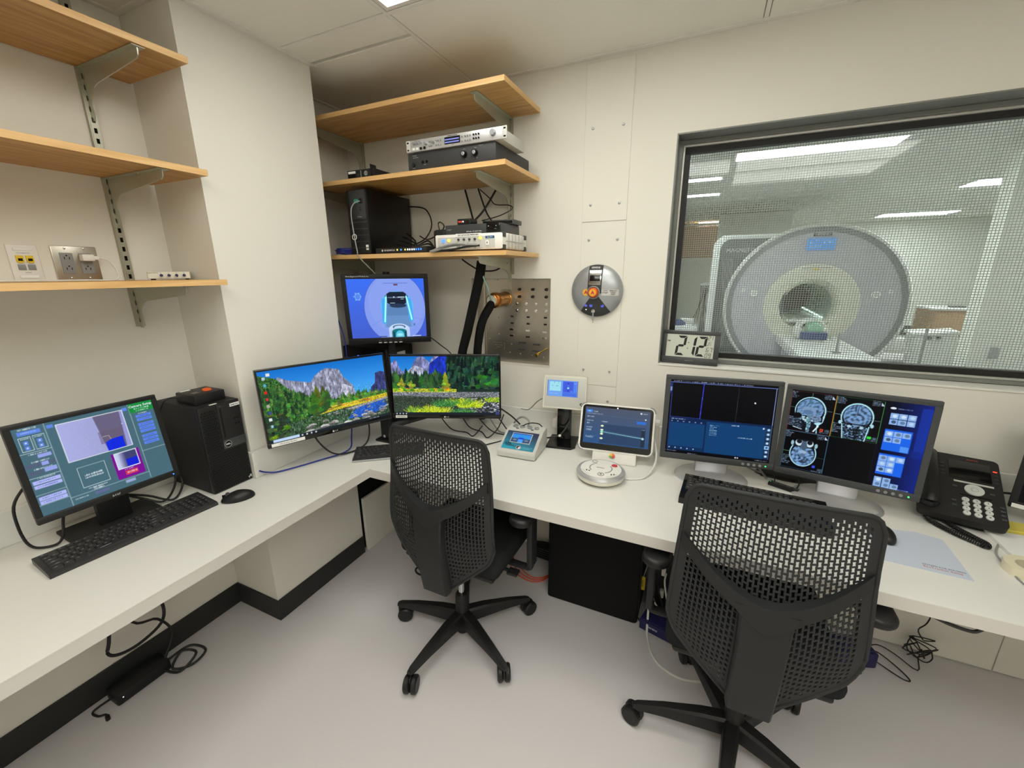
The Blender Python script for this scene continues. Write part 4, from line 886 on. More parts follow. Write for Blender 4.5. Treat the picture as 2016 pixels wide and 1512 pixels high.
    for ox, oy in ((.005, .02), (.352, .02), (.005, .515)):
        for k in range(5): c.words(ox, oy+.016*k, random.randint(3, 8), TX, .011, .009)
        for k in range(6): c.words(ox, oy+.31+.02*k, random.randint(3, 8), TX, .012, .009)
        for k in range(4): c.words(ox+.25, oy+.015*k, 6, TX, .010, .009)
        c.poly([(ox+.31, oy+.01), (ox+.335, oy+.05), (ox+.31, oy+.05)], (190, 205, 225)); c.words(ox+.25, oy+.455, 9, TX, .012, .009); c.words(ox+.295, oy+.42, 4, TX, .03, .009)
    c.rect(.262, .435, .287, .47, (226, 84, 50)); c.ell(.274, .452, .006, .008, (40, 10, 10)); c.rect(.61, .435, .64, .465, (52, 214, 60)); c.rect(.255, .905, .278, .935, (60, 80, 226))
    # side panel
    g = np.clip((X-.72)/.28, 0, 1)[..., None]; m = (X > .69); im = np.array((2, 3, 20))*(1-g)+np.array((12, 34, 128))*g; c.a[m] = im[m]; c.rect(.93, .04, 1, .52, (18, 54, 168), .7); c.rect(.92, .52, 1, .60, (14, 46, 150), .5)
    c.ell(.745, .075, .02, .012, (225, 235, 245)); c.words(.775, .07, 9, (150, 180, 225), .012, .011); TI = (140, 178, 232)
    def tiles(x0, y0, nx, ny, skip=()):
        for j in range(ny):
            for i in range(nx):
                if (i, j) in skip: continue
                x, y = x0+.058*i, y0+.068*j; c.rect(x, y, x+.054, y+.062, TI); c.ell(x+.03, y+.03, .016, .018, random.choice([(206, 228, 245), (96, 124, 160), (180, 210, 240), (60, 84, 120)]))
    c.rect(.722, .315, .905, .56, (24, 100, 232)); c.rect(.718, .60, .895, .845, (24, 100, 232))
    tiles(.735, .13, 3, 2); tiles(.727, .335, 3, 2, {(2, 1)}); c.rect(.845, .49, .90, .555, (80, 148, 240)); tiles(.722, .62, 3, 3, {(2, 1), (2, 2)}); tiles(.72, .88, 2, 1); tiles(.72, .935, 3, 1); c.words(.82, .985, 12, (180, 200, 230), .010, .012)
    return c
def paint_tablet():
    c = Canvas(180, 112, (52, 84, 124)); Y = c.Y; g = np.clip(Y, 0, 1)[..., None]; c.a = np.array((76, 84, 104))*(1-g)+np.array((44, 84, 134))*g; W = (226, 232, 238)
    c.rect(.02, .08, .12, .155, (60, 130, 224)); c.words(.045, .105, 3, W, .03, .016); c.words(.14, .11, 4, W, .03, .016); c.words(.03, .175, 16, (170, 190, 210), .018, .016); c.line(.0, .20, .97, .24, (90, 110, 140), .003); c.words(.04, .255, 7, (190, 205, 220), .03, .016)
    c.words(.04, .37, 8, W, .022, .013); c.words(.045, .43, 3, W, .045, .013); c.words(.04, .555, 7, W, .022, .013); c.words(.04, .61, 6, W, .045, .013); c.words(.04, .80, 10, (190, 205, 220), .02, .013); c.words(.04, .83, 9, (190, 205, 220), .02, .013)
    c.rect(.22, .36, .23, 1, (60, 90, 130), .5); c.rect(.26, .45, .94, .97, (40, 62, 94), .8); c.rect(.88, .50, .94, .97, (28, 36, 50), .7); c.words(.27, .37, 8, W, .025, .013); c.rect(.80, .29, .94, .36, (40, 110, 210)); c.ell(.93, .23, .012, .018, W); c.ell(.86, .075, .015, .022, W); c.words(.89, .065, 5, W, .025, .013)
    for y in (.50, .61, .665, .72, .84): c.ell(.285, y, .024, .026, (230, 240, 200) if y not in (.665,) else (150, 235, 205))
    c.line(.31, .66, .90, .735, (150, 214, 214), .008); c.line(.31, .69, .90, .75, (90, 150, 180), .003); c.line(.31, .63, .90, .71, (90, 150, 180), .003); c.ell(.905, .74, .02, .03, (170, 220, 240)); c.words(.885, .50, 4, W, .016, .011)
    return c
def paint_smallmon():
    c = Canvas(110, 68, (80, 130, 236)); c.rect(0, 0, .5, 1, (112, 164, 240)); c.rect(.06, .08, .44, .66, (160, 224, 238)); c.line(.22, .08, .22, .18, (70, 100, 150), .01); c.line(.36, .08, .36, .18, (70, 100, 150), .01); c.words(.14, .32, 2, (90, 130, 160), .04, .03); c.words(.28, .33, 3, (70, 110, 150), .04, .03)
    c.words(.06, .80, 12, (190, 215, 250), .04, .025); c.rect(.52, .06, .86, .72, (66, 92, 220)); c.ell(.69, .45, .035, .055, (150, 236, 232)); c.rect(.665, .12, .715, .22, (44, 64, 190)); c.rect(.665, .56, .715, .66, (44, 64, 190)); c.ell(.69, .30, .03, .04, (90, 120, 235)); c.rect(.77, .62, .83, .70, (100, 140, 240)); c.rect(.88, .1, .96, .2, (110, 150, 245)); c.rect(.5, .76, 1, 1, (72, 112, 228)); c.frame(0, 0, 1, 1, (140, 180, 250), .02, .03)
    return c
def paint_opto():
    c = Canvas(130, 96, (20, 60, 90)); X, Y = c.X, c.Y; g = np.clip(.9*(1-Y)+.25*X, 0, 1)[..., None]; c.a = np.array((40, 170, 200))*(1-g)+np.array((48, 52, 84))*g
    c.words(.05, .72, 8, (8, 60, 80), .06, .028, 1); c.words(.12, .80, 12, (8, 70, 90), .05, .026, 1); c.ring(.12, .68, .05, .07, (8, 60, 80), .25); c.ring(.20, .69, .035, .055, (8, 60, 80), .3)
    c.words(.60, .82, 18, (150, 200, 220), .03, .02); c.words(.60, .88, 15, (150, 200, 220), .03, .02); c.words(.62, .63, 10, (160, 200, 220), .03, .02)
    c.ell(.52, .87, .075, .10, (190, 190, 200)); c.ell(.51, .86, .05, .07, (60, 40, 50)); c.ell(.545, .89, .03, .045, (255, 245, 235))
    return c
def paint_opto_lcd():
    c = Canvas(80, 52, (56, 146, 226)); c.rect(0, 0, 1, .12, (50, 90, 180)); c.ell(.5, .56, .17, .10, (28, 70, 200)); c.rect(0, .56, .36, 1, (62, 84, 118)); c.rect(.64, .56, 1, 1, (62, 84, 118)); c.rect(.40, .64, .60, 1, (80, 160, 250)); c.ell(.2, .74, .1, .08, (120, 140, 160)); c.ell(.8, .74, .1, .08, (120, 140, 160)); return c

# ------------------------------------------------------------------ monitors
def monitor(name, label, c, yaw, tilt, w_, h_, bez, depth, m, cv, zb=.74, group='monitors on the worktop', inset=.003, rad=.003):
    t = thing(name, label, 'monitor', (c[0], c[1], zb), yaw, group)
    H = T((0, 0, c[2]-zb))@Matrix.Rotation(R(-tilt), 4, 'X')
    l, r_, tp_, bt = bez; x0, x1, z0, z1 = -w_/2-l, w_/2+r_, -h_/2-bt, h_/2+tp_
    b = new(); box(b, x0, x1, -inset, .016, h_/2, z1, rad); box(b, x0, x1, -inset, .016, z0, -h_/2, rad); box(b, x0, -w_/2, -inset, .016, -h_/2-.001, h_/2+.001, .0008, 1); box(b, w_/2, x1, -inset, .016, -h_/2-.001, h_/2+.001, .0008, 1)
    obj('bezel', b, m, t, mtx=H); Bx('back_shell', m, t, x0+.004, x1-.004, .014, .014+depth*.45, z0+.004, z1-.004, .006, mtx=H)
    Bx('back_housing', m, t, x0*.62, x1*.62, .01, .014+depth, z0*.62, z1*.62, .012, mtx=H)
    picture('screen', cv, w_, h_, H, t)
    return t, H
# left desk monitor
ac, H = monitor('computer_monitor', 'black monitor with teal camera setup screen on the left desk', (-1.757, -1.433, 1.009), 87.7, 9.4, .338, .271, (.016, .016, .016, .022), .035, 'blk', paint_acer())
def btext(s, x, z, size, t, H, m='inkg', y=-.0032, align='CENTER', bold=0): return text('lettering', s, size, m, t, H@front(x, y, z), ext=.0002, align=align, bold=bold)
btext('acer', 0, -.1465, .013, ac, H, 'lgrey'); obj('power_light', lathe(new(), [(.0022, 0), (.0022, .001), (0, .0012)], 10, H@T((.165, -.003, -.1475))@Matrix.Rotation(R(90), 4, 'X')), 'led_b', ac)
text('screen_lettering', 'Camera Setup', .0115, 'scrw', ac, H@front(.1352, -.0006, .1255), ext=.00005, bold=.0002)
text('screen_lettering', 'LAST EYE IMAGE', .006, 'scrw', ac, H@front(-.034, -.0006, -.056), ext=.00005); text('screen_lettering', 'NOT AVAILABLE', .006, 'scrw', ac, H@front(-.034, -.0006, -.064), ext=.00005); text('screen_lettering', 'CAL NOT AVAILABLE', .005, 'scrw', ac, H@front(-.034, -.0006, -.0985), ext=.00005)
Bx('stand_base', 'blk2', ac, -.125, .118, -.055, .128, 0, .012, .003); Bx('stand_neck', 'blk', ac, -.042, .048, .03, .055, .012, .16, .006)
# two scenic screens on arms
lgL, HL = monitor('computer_monitor', 'left one of the two mountain-lake wallpaper monitors', (-1.468, -.752, 1.052), 67.1, 5.6, .527, .296, (.008, .008, .010, .020), .045, 'blkg', paint_landscape(False))
lgR, HR = monitor('computer_monitor', 'right one of the two wallpaper monitors, showing dark pines and stream', (-1.122, -.362, 1.037), 23.0, .6, .527, .296, (.008, .008, .010, .020), .045, 'blkg', paint_landscape(True))
for t, H in ((lgL, HL), (lgR, HR)): btext('LG', .004, -.1585, .010, t, H, 'lgrey'); obj('emblem', lathe(new(), [(.0045, 0), (.0045, .0008), (0, .0008)], 14, H@T((-.010, -.003, -.1585))@Matrix.Rotation(R(90), 4, 'X')), 'lgrey', t)
Bx('label', 'paper', lgL, -.258, -.130, -.0042, -.003, -.164, -.1505, mtx=HL); btext('IFIS Display Monitor', -.194, -.157, .008, lgL, HL, 'ink', -.0044)
Bx('label', 'paper', lgR, -.258, -.200, -.0042, -.003, -.164, -.1505, mtx=HR); btext('fMRI Display', -.229, -.157, .008, lgR, HR, 'ink', -.0044)
ma = thing('monitor_arm', 'black post with spring arms holding the two wallpaper monitors', 'monitor arm', (-1.425, -.455, .7402))
Bx('base', 'blk', ma, -.05, .05, -.045, .05, 0, .012, .003); Bx('post', 'blk', ma, -.026, .026, -.026, .026, .012, .26, .004); obj('bolt', lathe(new(), [(.008, 0), (.008, .004), (0, .005)], 12, T((.0, -.028, .03))@Matrix.Rotation(R(90), 4, 'X')), 'chrome', ma)
def link(a, b_, r): return obj('arm_link', tube(new(), [a, b_], r, n=8, sm=1), 'blk', ma)
link((.0, 0, .24), (-.10, -.13, .26), .02); link((-.10, -.13, .26), (-.112, -.26, .31), .018); link((0, 0, .075), (.19, .17, .125), .021); link((.19, .17, .125), (.262, .17, .297), .018)
# bore-camera monitor on its pole, over the black cabinet
cab = thing('equipment_cabinet', 'black cabinet with blue light in the corner behind the wallpaper monitors', 'cabinet', (-1.735, -.13, .7402))
Bx('case', 'blk2', cab, -.165, .165, -.115, .10, .006, .43, .004); Bx('front_door', 'blkg', cab, -.162, .162, -.119, -.115, .01, .426, .002); feet(cab, .14, -.09, .08)
obj('power_light', lathe(new(), [(.006, 0), (.006, .003), (0, .005)], 14, T((-.05, -.119, .375))@Matrix.Rotation(R(90), 4, 'X')), 'led_b', cab); obj('power_light', lathe(new(), [(.003, 0), (.003, .002), (0, .003)], 10, T((-.02, -.119, .378))@Matrix.Rotation(R(90), 4, 'X')), 'led_b', cab)
Bx('label', 'paper', cab, .165, .166, -.04, .03, .375, .40); 
up, HU = monitor('computer_monitor', 'black square monitor showing the blue scanner bore, above the wallpaper screens', (-1.484, -.316, 1.398), 36.3, -6.4, .376, .301, (.022, .022, .022, .032), .05, 'blk', paint_bore(), zb=.7402)
btext('Nova Engineered Medical, Inc.', -.186, .163, .009, up, HU, 'inkw', align='LEFT')
for k in range(5): Bx('button', 'lgrey', up, -.052+.026*k-.008, -.052+.026*k+.008, -.005, -.002, -.1795, -.174, .001, mtx=HU); btext(['MENU', 'SELECT', 'DOWN', 'UP', 'POWER'][k], -.052+.026*k, -.165, .0038, up, HU, 'inkg')
obj('pole', cyl(new(), (0, .068, .004), (0, .068, .842), .017, n=20), 'blk', up); obj('pole_foot', cyl(new(), (0, .068, 0), (0, .068, .008), .03, n=24), 'blk', up); Bx('pole_clamp', 'blk', up, -.035, .035, .035, .09, .62, .70, .006)
# the two scanner-console monitors
def console(label, c, yaw, tilt, cv):
    t, H = monitor('computer_monitor', label, c, yaw, tilt, .376, .301, (.019, .019, .018, .026), .055, 'dark', cv, zb=.7402)
    for k in range(5): obj('button' if k < 4 else 'power_light', lathe(new(), [(.0055 if k < 4 else .0025, 0), (.005 if k < 4 else .0025, .002), (0, .0022)], 14, H@T((.100+.0195*k, -.003, -.164))@Matrix.Rotation(R(90), 4, 'X')), 'grey' if k < 4 else 'led_g', t)
    b = lathe(new(), [(0, 0), (.140, 0), (.140, .004), (.13, .012), (.05, .018), (0, .018)], 44)
    for v in b.verts: v.co.y *= .80
    obj('stand_base', b, 'silv2', t, mtx=T((0, .045, 0))); Bx('stand_neck', 'silv2', t, -.062, .062, .050, .085, .015, .22, .008)
    return t, H
c1, H1 = console('dark grey monitor with empty exam windows, left of the two console screens', (.093, -.279, 1.007), 6.5, 5.1, paint_exam())
c2, H2 = console('dark grey monitor showing three head scans, right of the two console screens', (.506, -.296, 1.004), -9.2, 2.8, paint_brain())

# ------------------------------------------------------------------ keyboards and mice
def keycap():
    b = new(); r = bmesh.ops.create_cube(b, size=1.0)
    for v in b.verts:
        s = .82 if v.co.z > 0 else .93
        v.co = Vector((v.co.x*.019*s, v.co.y*.019*s+(.0006 if v.co.z > 0 else 0), v.co.z*.006+.003))
    return b
_key = [None]
def keyboard(label, loc, rz, kind, w_, d, body='key', h=.013, name='keyboard', grp='keyboards on the worktop'):
    t = thing(name, label, 'keyboard', loc, rz, grp)
    b = new(); prism(b, [(-d/2, 0), (d/2, 0), (d/2, h+.005), (-d/2+.006, h), (-d/2, h-.004)], -w_/2, w_/2, 'yz'); obj('case', b, body, t)
    if kind == 'small': Bx('front_edge', 'silver', t, -w_/2-.001, w_/2+.001, -d/2-.002, -d/2+.001, .001, h-.001, .001, 1)
    U = .01905
    main = [[1]*13+[2], [1.5]+[1]*12+[1.5], [1.75]+[1]*11+[2.25], [2.25]+[1]*10+[2.75], [1.25]*3+[6.25]+[1.25]*4-[0] if False else [1.25, 1.25, 1.25, 6.25, 1.25, 1.25, 1.25, 1.25]]
    x0 = -w_/2+.012; yt = d/2-.018
    K = []
    def row(xs, y, ws):
        x = xs
        for u in ws:
            if u > 0: K.append((x+u*U/2, y, u))
            x += abs(u)*U
    if kind == 'full':
        row(x0, yt, [1, -1, 1, 1, 1, 1, -.5, 1, 1, 1, 1, -.5, 1, 1, 1, 1]); 
        for k, r_ in enumerate(main): row(x0, yt-.024-k*U, r_)
        xa = x0+15.2*U
        row(xa, yt, [1, 1, 1]); row(xa, yt-.024, [1, 1, 1]); row(xa, yt-.024-U, [1, 1, 1]); row(xa, yt-.024-3*U, [-1, 1, -1]); row(xa, yt-.024-4*U, [1, 1, 1])
        xa = x0+18.4*U
        for k in range(5): row(xa, yt-.024-k*U, [1, 1, 1, 1] if k < 4 else [2, 1, 1])
    else:
        row(x0, yt, [1]*15)
        for k, r_ in enumerate(main): row(x0, yt-(k+1)*U, r_)
    slope = .005/d
    for x, y, u in K:
        if x+u*U/2 > w_/2-.004: continue
        if _key[0] is None:
            o = obj('keycap', keycap(), 'key', t, smooth=None); _key[0] = o; me = o.data; me.materials.append(M['inkg']); bq = bmesh.new(); bq.from_mesh(me)
            q = bq.faces.new([bq.verts.new((a, c, .00615)) for a, c in ((-.0035, .001), (.0005, .001), (.0005, .0048), (-.0035, .0048))]); q.material_index = 1; bq.to_mesh(me); bq.free()
        else: o = inst(_key[0], t)
        o.location = (x, y, h-.0015+slope*(y+d/2)); o.scale = ((u*U-.0012)/.019/.93*.97, .93, 1)
    return t
keyboard('black full-size keyboard on the left desk before the teal-screen monitor', (-1.668, -1.433, .7402), 86.4, 'full', .445, .140)
keyboard('compact black keyboard with silver edge under the wallpaper monitors', (-1.311, -.586, .7402), 36.9, 'small', .318, .150, 'key', .010)
keyboard('long black keyboard behind the right chair under the console screens', (.222, -.418, .7402), -4.0, 'full', .470, .200, 'blkg', .024)
def mouse(label, loc, rz, L=.112, W=.062, H=.036):
    t = thing('computer_mouse', label, 'mouse', loc, rz, 'computer mice')
    b = new(); bmesh.ops.create_uvsphere(b, u_segments=28, v_segments=16, radius=1.0)
    for v in b.verts:
        x, y, z = v.co; k = 1-.12*y*y
        v.co = Vector((x*W/2*k, y*L/2, max(0, z+.28)*H/1.28*(1-.22*max(0, y))))
    obj('shell', b, 'blk', t, smooth=60); obj('wheel', cyl(new(), (-.004, L*.28, H*.80), (.004, L*.28, H*.80), .0075, n=14), 'dark', t)
    obj('button_groove', box(new(), -.0005, .0005, L*.18, L*.44, H*.50, H*.84), 'blkm', t)
    return t
mouse('black mouse lying beside the full-size keyboard on the left desk', (-1.555, -1.158, .7402), 145)
mouse('black mouse peeping out right of the near chair on the pale mat', (.592, -.452, .7424), 10)

# ------------------------------------------------------------------ left tower with the orange-button box
t = thing('tower_computer', 'black tower computer with perforated front at the end of the left desk', 'computer', (-1.667, -1.1005, .7402), 90)
Bx('case', 'blk2', t, -.077, .077, .018, .272, .002, .354, .003); Bx('front_bezel', 'blk', t, -.077, .077, 0, .020, .002, .354, .004)
b = new()
for r_ in range(32):
    for q in range(15):
        x = -.070+q*.0098+(.0049 if r_ % 2 else 0); z = .012+r_*.0103
        if x > .071 or (x > -.018 and z > .165): continue
        vs = [b.verts.new((x+.0042*math.cos(a), -.0015, z+.0042*math.sin(a))) for a in (0, 1.047, 2.094, 3.142, 4.189, 5.236)]
        b.faces.new(vs)
o = obj('front_perforation', b, 'blkm', t); o['kind'] = 'stuff'
Bx('drive_panel', 'blk2', t, -.012, .074, -.003, .002, .205, .350, .001); Bx('grey_band', 'dark', t, -.012, .075, -.004, .002, .168, .204, .001)
obj('emblem', lathe(new(), [(.0135, .001), (.0135, .0018), (.0125, .0018), (.0125, .001)], 26, T((.004, -.004, .186))@Matrix.Rotation(R(90), 4, 'X')), 'lgrey', t); obj('emblem_face', lathe(new(), [(.0126, 0), (.0126, .0010), (0, .0010)], 26, T((.004, -.004, .186))@Matrix.Rotation(R(90), 4, 'X')), 'blkm', t); text('lettering', 'DELL', .0075, 'inkw', t, front(.004, -.0054, .186), bold=.0004)
Bx('drive_slot', 'blkm', t, -.004, .002, -.0035, -.0025, .215, .335); obj('power_button', cyl(new(), (-.001, -.005, .342), (-.001, -.002, .342), .004, n=12), 'dark', t)
for k in range(4): Bx('usb_port', 'blkm', t, .044+.012*(k % 2), .051+.012*(k % 2), -.0036, -.0028, .255+.022*(k//2), .262+.022*(k//2))
Bx('label', 'paper', t, .036, .074, -.0038, -.0028, .330, .343); text('lettering', 'Eyelink Host', .006, 'ink', t, front(.055, -.0044, .3365)); Bx('label', 'paper', t, -.030, -.004, .003, .014, .3538, .3546); Bx('chip_label', 'lgrey', t, .060, .073, -.0008, .002, .010, .024)
t = thing('response_box', 'black box with an orange button on top of the left tower', 'button box', (-1.765, -1.098, 1.0945), 90)
Bx('case', 'blk', t, -.062, .050, -.060, .062, 0, .040, .004); Bx('label', 'paper', t, -.050, -.015, .045, .058, .0398, .0406)
obj('button', lathe(new(), [(.016, 0), (.015, .006), (.008, .009), (0, .0095)], 20, T((.012, -.012, .0395))), 'orange', t); Bx('slot', 'blkg', t, -.045, -.02, -.03, .0, .0398, .0405)
obj('cord', tube(new(), [(-.061, .04, .02), (-.085, .05, .025), (-.11, .06, .01), (-.12, .10, -.06)], .003), 'cable', t)

# ------------------------------------------------------------------ instruments on the window-wall desk
t = thing('microphone_control_unit', 'small white sloped console with blue-green panel between screens and tablet', 'console', (-.733, -.305, .7402), 3)
W2 = .0925
pr = [(-.10, .004), (-.10, .030), (-.093, .036), (.022, .094), (.030, .096), (.085, .102), (.092, .096), (.095, .004)]
b = new(); prism(b, pr, -W2, W2, 'yz'); bmesh.ops.bevel(b, geom=[e for e in b.edges], offset=.003, segments=2, affect='EDGES'); obj('case', b, 'lgrey', t)
ang = math.atan2(.058, .115); SL = T((0, -.0355, .0660))@Matrix.Rotation(R(-90)+ang, 4, 'X')
picture('panel_overlay', paint_opto(), .158, .112, SL@T((0, -.0006, 0)), t, 'print')
Bx('display_bezel', 'lgrey', t, -.050, .050, -.0014, -.0004, -.016, .046, mtx=SL); picture('display', paint_opto_lcd(), .094, .056, SL@T((0, -.0018, .015)), t)
text('lettering', 'Opto', .015, 'ink', t, SL@front(-.055, -.0010, -.022)); text('lettering', 'ACOUSTICS', .008, 'ink', t, SL@front(-.042, -.0010, -.034))
for x in (-.058, -.022, .016, .052):
    obj('socket', lathe(new(), [(.0125, 0), (.0125, .007), (.009, .009), (.008, .004), (0, .004)], 20, T((x, .055, .0975))), 'silver', t)
for x in (-.042, .034): obj('switch', box(new(), x-.007, x+.007, .034, .040, .096, .100, .001), 'dark', t)
for x in (-.07, .07):
    for y in (-.08, .08): obj('foot', cyl(new(), (x, y, 0), (x, y, .004), .008, n=10), 'blk', t)
obj('cord', tube(new(), [(-.022, .055, .104), (.0, .058, .118), (.03, .075, .120), (.06, .10, .10), (.08, .13, .02)], .0028), 'cable', t)
obj('cord', tube(new(), [(.004, .060, .104), (.003, .075, .128), (-.04, .10, .135), (-.085, .12, .10), (-.11, .13, .05), (-.12, .14, .004)], .005), 'gcable', t)

t = thing('patient_monitor', 'small pale monitor with blue screen on a black stand behind the tablet', 'monitor', (-.578, -.160, .7402), 8)
H = T((0, 0, .272))@Matrix.Rotation(R(-10.5), 4, 'X')
b = new(); prism(b, rrect(-.106, .106, -.080, .080, .006), 0, .030, 'xz'); bmesh.ops.bevel(b, geom=[e for e in b.edges if e.calc_length() > .02], offset=.002, segments=2, affect='EDGES'); obj('housing', b, 'cream', t, mtx=H)
Bx('front_panel', 'lgrey', t, -.097, .100, -.0012, .001, -.072, .073, .001, mtx=H); Bx('screen_surround', emis('deep_blue_edge', (20,30,140), .6), t, -.083, .064, -.002, -.001, -.020, .058, mtx=H)
picture('screen', paint_smallmon(), .143, .077, H@T((-.0095, -.0024, .019)), t); text('lettering', 'C', .016, 'ink', t, H@front(.082, -.0016, -.052), bold=.0012)
b = new(); prism(b, [(-.075, -.055), (.045, -.055), (.065, -.03), (.065, .10), (-.075, .10)], 0, .012, 'xy'); obj('stand_base', b, 'blkg', t); Bx('stand_post', 'blkg', t, -.040, .030, .045, .075, .012, .25, .004)
obj('hinge', cyl(new(), (-.04, .045, .235), (.03, .045, .235), .014, n=14), 'blk', t)
obj('cord', tube(new(), [(.02, .04, .18), (.025, .025, .12), (-.01, -.01, .06), (-.06, -.03, .045), (-.085, .0, .03)], .004), 'cable', t); Bx('cord_tie', 'white', t, -.02, -.008, -.024, -.012, .050, .060, .002)

t = thing('touch_tablet', 'white-edged tablet on a low stand showing a dark scan control page', 'tablet', (-.311, -.227, .7402), 6)
H = T((0, 0, .150))@Matrix.Rotation(R(-22), 4, 'X')
b = new(); prism(b, rrect(-.163, .163, -.107, .107, .022), .001, .020, 'xz'); obj('housing', b, 'white', t, mtx=H)
b = new(); prism(b, rrect(-.155, .155, -.100, .100, .016), -.001, .004, 'xz'); obj('glass_front', b, 'blkg', t, mtx=H)
picture('screen', paint_tablet(), .286, .164, H@T((0, -.0014, .008)), t)
for sx_c in (-1, 1):
    for sz_c in (-1, 1):
        b = new(); a0 = {(1, 1): 0, (-1, 1): 90, (-1, -1): 180, (1, -1): 270}[(sx_c, sz_c)]
        P_ = [(sx_c*.140+.0265*math.cos(R(a0+9*k)), sz_c*.084+.0265*math.sin(R(a0+9*k))) for k in range(11)]+[(sx_c*.140+.021*math.cos(R(a0+90-9*k)), sz_c*.084+.021*math.sin(R(a0+90-9*k))) for k in range(11)]
        prism(b, P_, -.001, .022, 'xz'); obj('corner_bumper', b, 'grey', t, mtx=H)
obj('camera', lathe(new(), [(.003, 0), (0, .0006)], 12, H@T((0, -.0012, .093))@Matrix.Rotation(R(90), 4, 'X')), 'led_w', t)
b = new(); prism(b, [(-.050, 0), (-.050, .022), (-.028, .062), (.045, .09), (.075, .03), (.075, 0)], -.095, .095, 'yz'); bmesh.ops.bevel(b, geom=list(b.edges), offset=.004, segments=2, affect='EDGES'); obj('stand', b, 'white', t)
b = new()
st = thing('sticker', 'round multicolour sticker on the white tablet stand', 'sticker', (-.313, -.2747, .778), 6)
STM = Matrix.Rotation(R(-29), 4, 'X')
for k, m in enumerate(('orange', 'yel', 'green_sticker', 'red')):
    if m == 'green_sticker': M[m] = mat('green_sticker', (96,160,70), .5)
    b = new(); prism(b, [(0, 0)]+[(.013*math.cos(R(90*k+10*j)), .011*math.sin(R(90*k+10*j))) for j in range(10)], -.0012, -.0006, 'xz', STM); obj('colour_patch', b, m, st)
Bx('side_socket', 'white', t, .163, .185, .01, .02, .045, .060, .002, mtx=H)
t = thing('intercom_puck', 'round white intercom puck with silver rim in front of the tablet', 'intercom', (-.327, -.432, .7402), 8)
obj('body', lathe(new(), [(0, 0), (.072, 0), (.094, .014), (.099, .028), (.0985, .030)], 56), 'cream', t)
TLT = Matrix.Rotation(R(0), 4, 'X')
obj('rim', lathe(new(), [(.0985, .028), (.1, .034), (.096, .042), (.086, .047), (.083, .046)], 56), 'silv2', t)
obj('top_face', lathe(new(), [(.0845, .0458), (.04, .048), (0, .0485)], 56), 'white', t)
def parc(r, a0, a1, w_, z, m, name): 
    b = new(); n = 14; P_ = [(r*math.cos(R(a0+(a1-a0)*k/n)), r*math.sin(R(a0+(a1-a0)*k/n))) for k in range(n+1)]+[((r-w_)*math.cos(R(a1-(a1-a0)*k/n)), (r-w_)*math.sin(R(a1-(a1-a0)*k/n))) for k in range(n+1)]
    prism(b, P_, z, z+.0008); return obj(name, b, m, t)
parc(.047, 115, 215, .004, .0475, 'grey', 'arc_slot'); parc(.047, -65, 35, .004, .0475, 'grey', 'arc_slot'); Bx('centre_slot', 'grey', t, -.018, .014, -.0015, .0015, .048, .0495, mtx=Matrix.Rotation(R(-8), 4, 'Z'))
obj('stop_button', lathe(new(), [(.0125, .046), (.012, .0492), (0, .05)], 22, T((.053, .036, 0))), 'red', t)
def ringbtn(x, y, r): obj('button', lathe(new(), [(r, .0462), (r, .0485), (r*.85, .0488), (r*.84, .0478), (0, .0478)], 22, T((x, y, 0))), 'grey', t); obj('button_cap', lathe(new(), [(r*.8, .0478), (0, .0492)], 18, T((x, y, 0))), 'white', t)
ringbtn(-.03, .058, .0115); ringbtn(.004, -.055, .0135); obj('button_dot', lathe(new(), [(.005, .0485), (0, .0497)], 14, T((.004, -.055, 0))), 'blk', t)
for x, y in ((-.055, -.03), (-.044, -.034), (.045, -.048), (.055, -.044)): obj('icon', box(new(), x-.0025, x+.0025, y-.004, y+.004, .0468, .0482), 'dark', t)
for s, a in ((-1, 200), (1, 290)): parc(.076, a, a+40, .0015, .0468, 'lgrey', 'key_outline'); 

t = thing('usb_hub', 'small black switch bar with four keys on the desk between the console screens', 'hub', (.352, -.222, .7402), -26)
Bx('case', 'blk', t, -.052, .052, -.013, .013, 0, .014, .002)
for k in range(4): Bx('key', 'dark', t, -.040+.024*k, -.022+.024*k, -.009, .009, .0138, .0155, .001)
obj('light', lathe(new(), [(.002, 0), (0, .001)], 10, T((-.047, 0, .0142))), 'led_g', t)
o = cable('thin black lead looping up from the small switch bar', [(.325, -.205, .750), (.318, -.17, .80), (.315, -.14, .86)], .002)
o = cable('second black lead curling behind the small switch bar', [(.39, -.235, .750), (.405, -.20, .765), (.395, -.15, .80), (.36, -.12, .86)], .0025)
t = thing('trackpad_keyboard', 'black curved keypad lying under the right console screen', 'keypad', (.375, -.105, .7402), -6)
b = new(); bmesh.ops.create_uvsphere(b, u_segments=28, v_segments=12, radius=1)
for v in b.verts: v.co = Vector((v.co.x*.115, v.co.y*.045, max(0, v.co.z)*.022))
obj('shell', b, 'blk', t, smooth=60); Bx('edge_trim', 'dark', t, -.09, .09, -.042, -.036, 0, .006, .002)

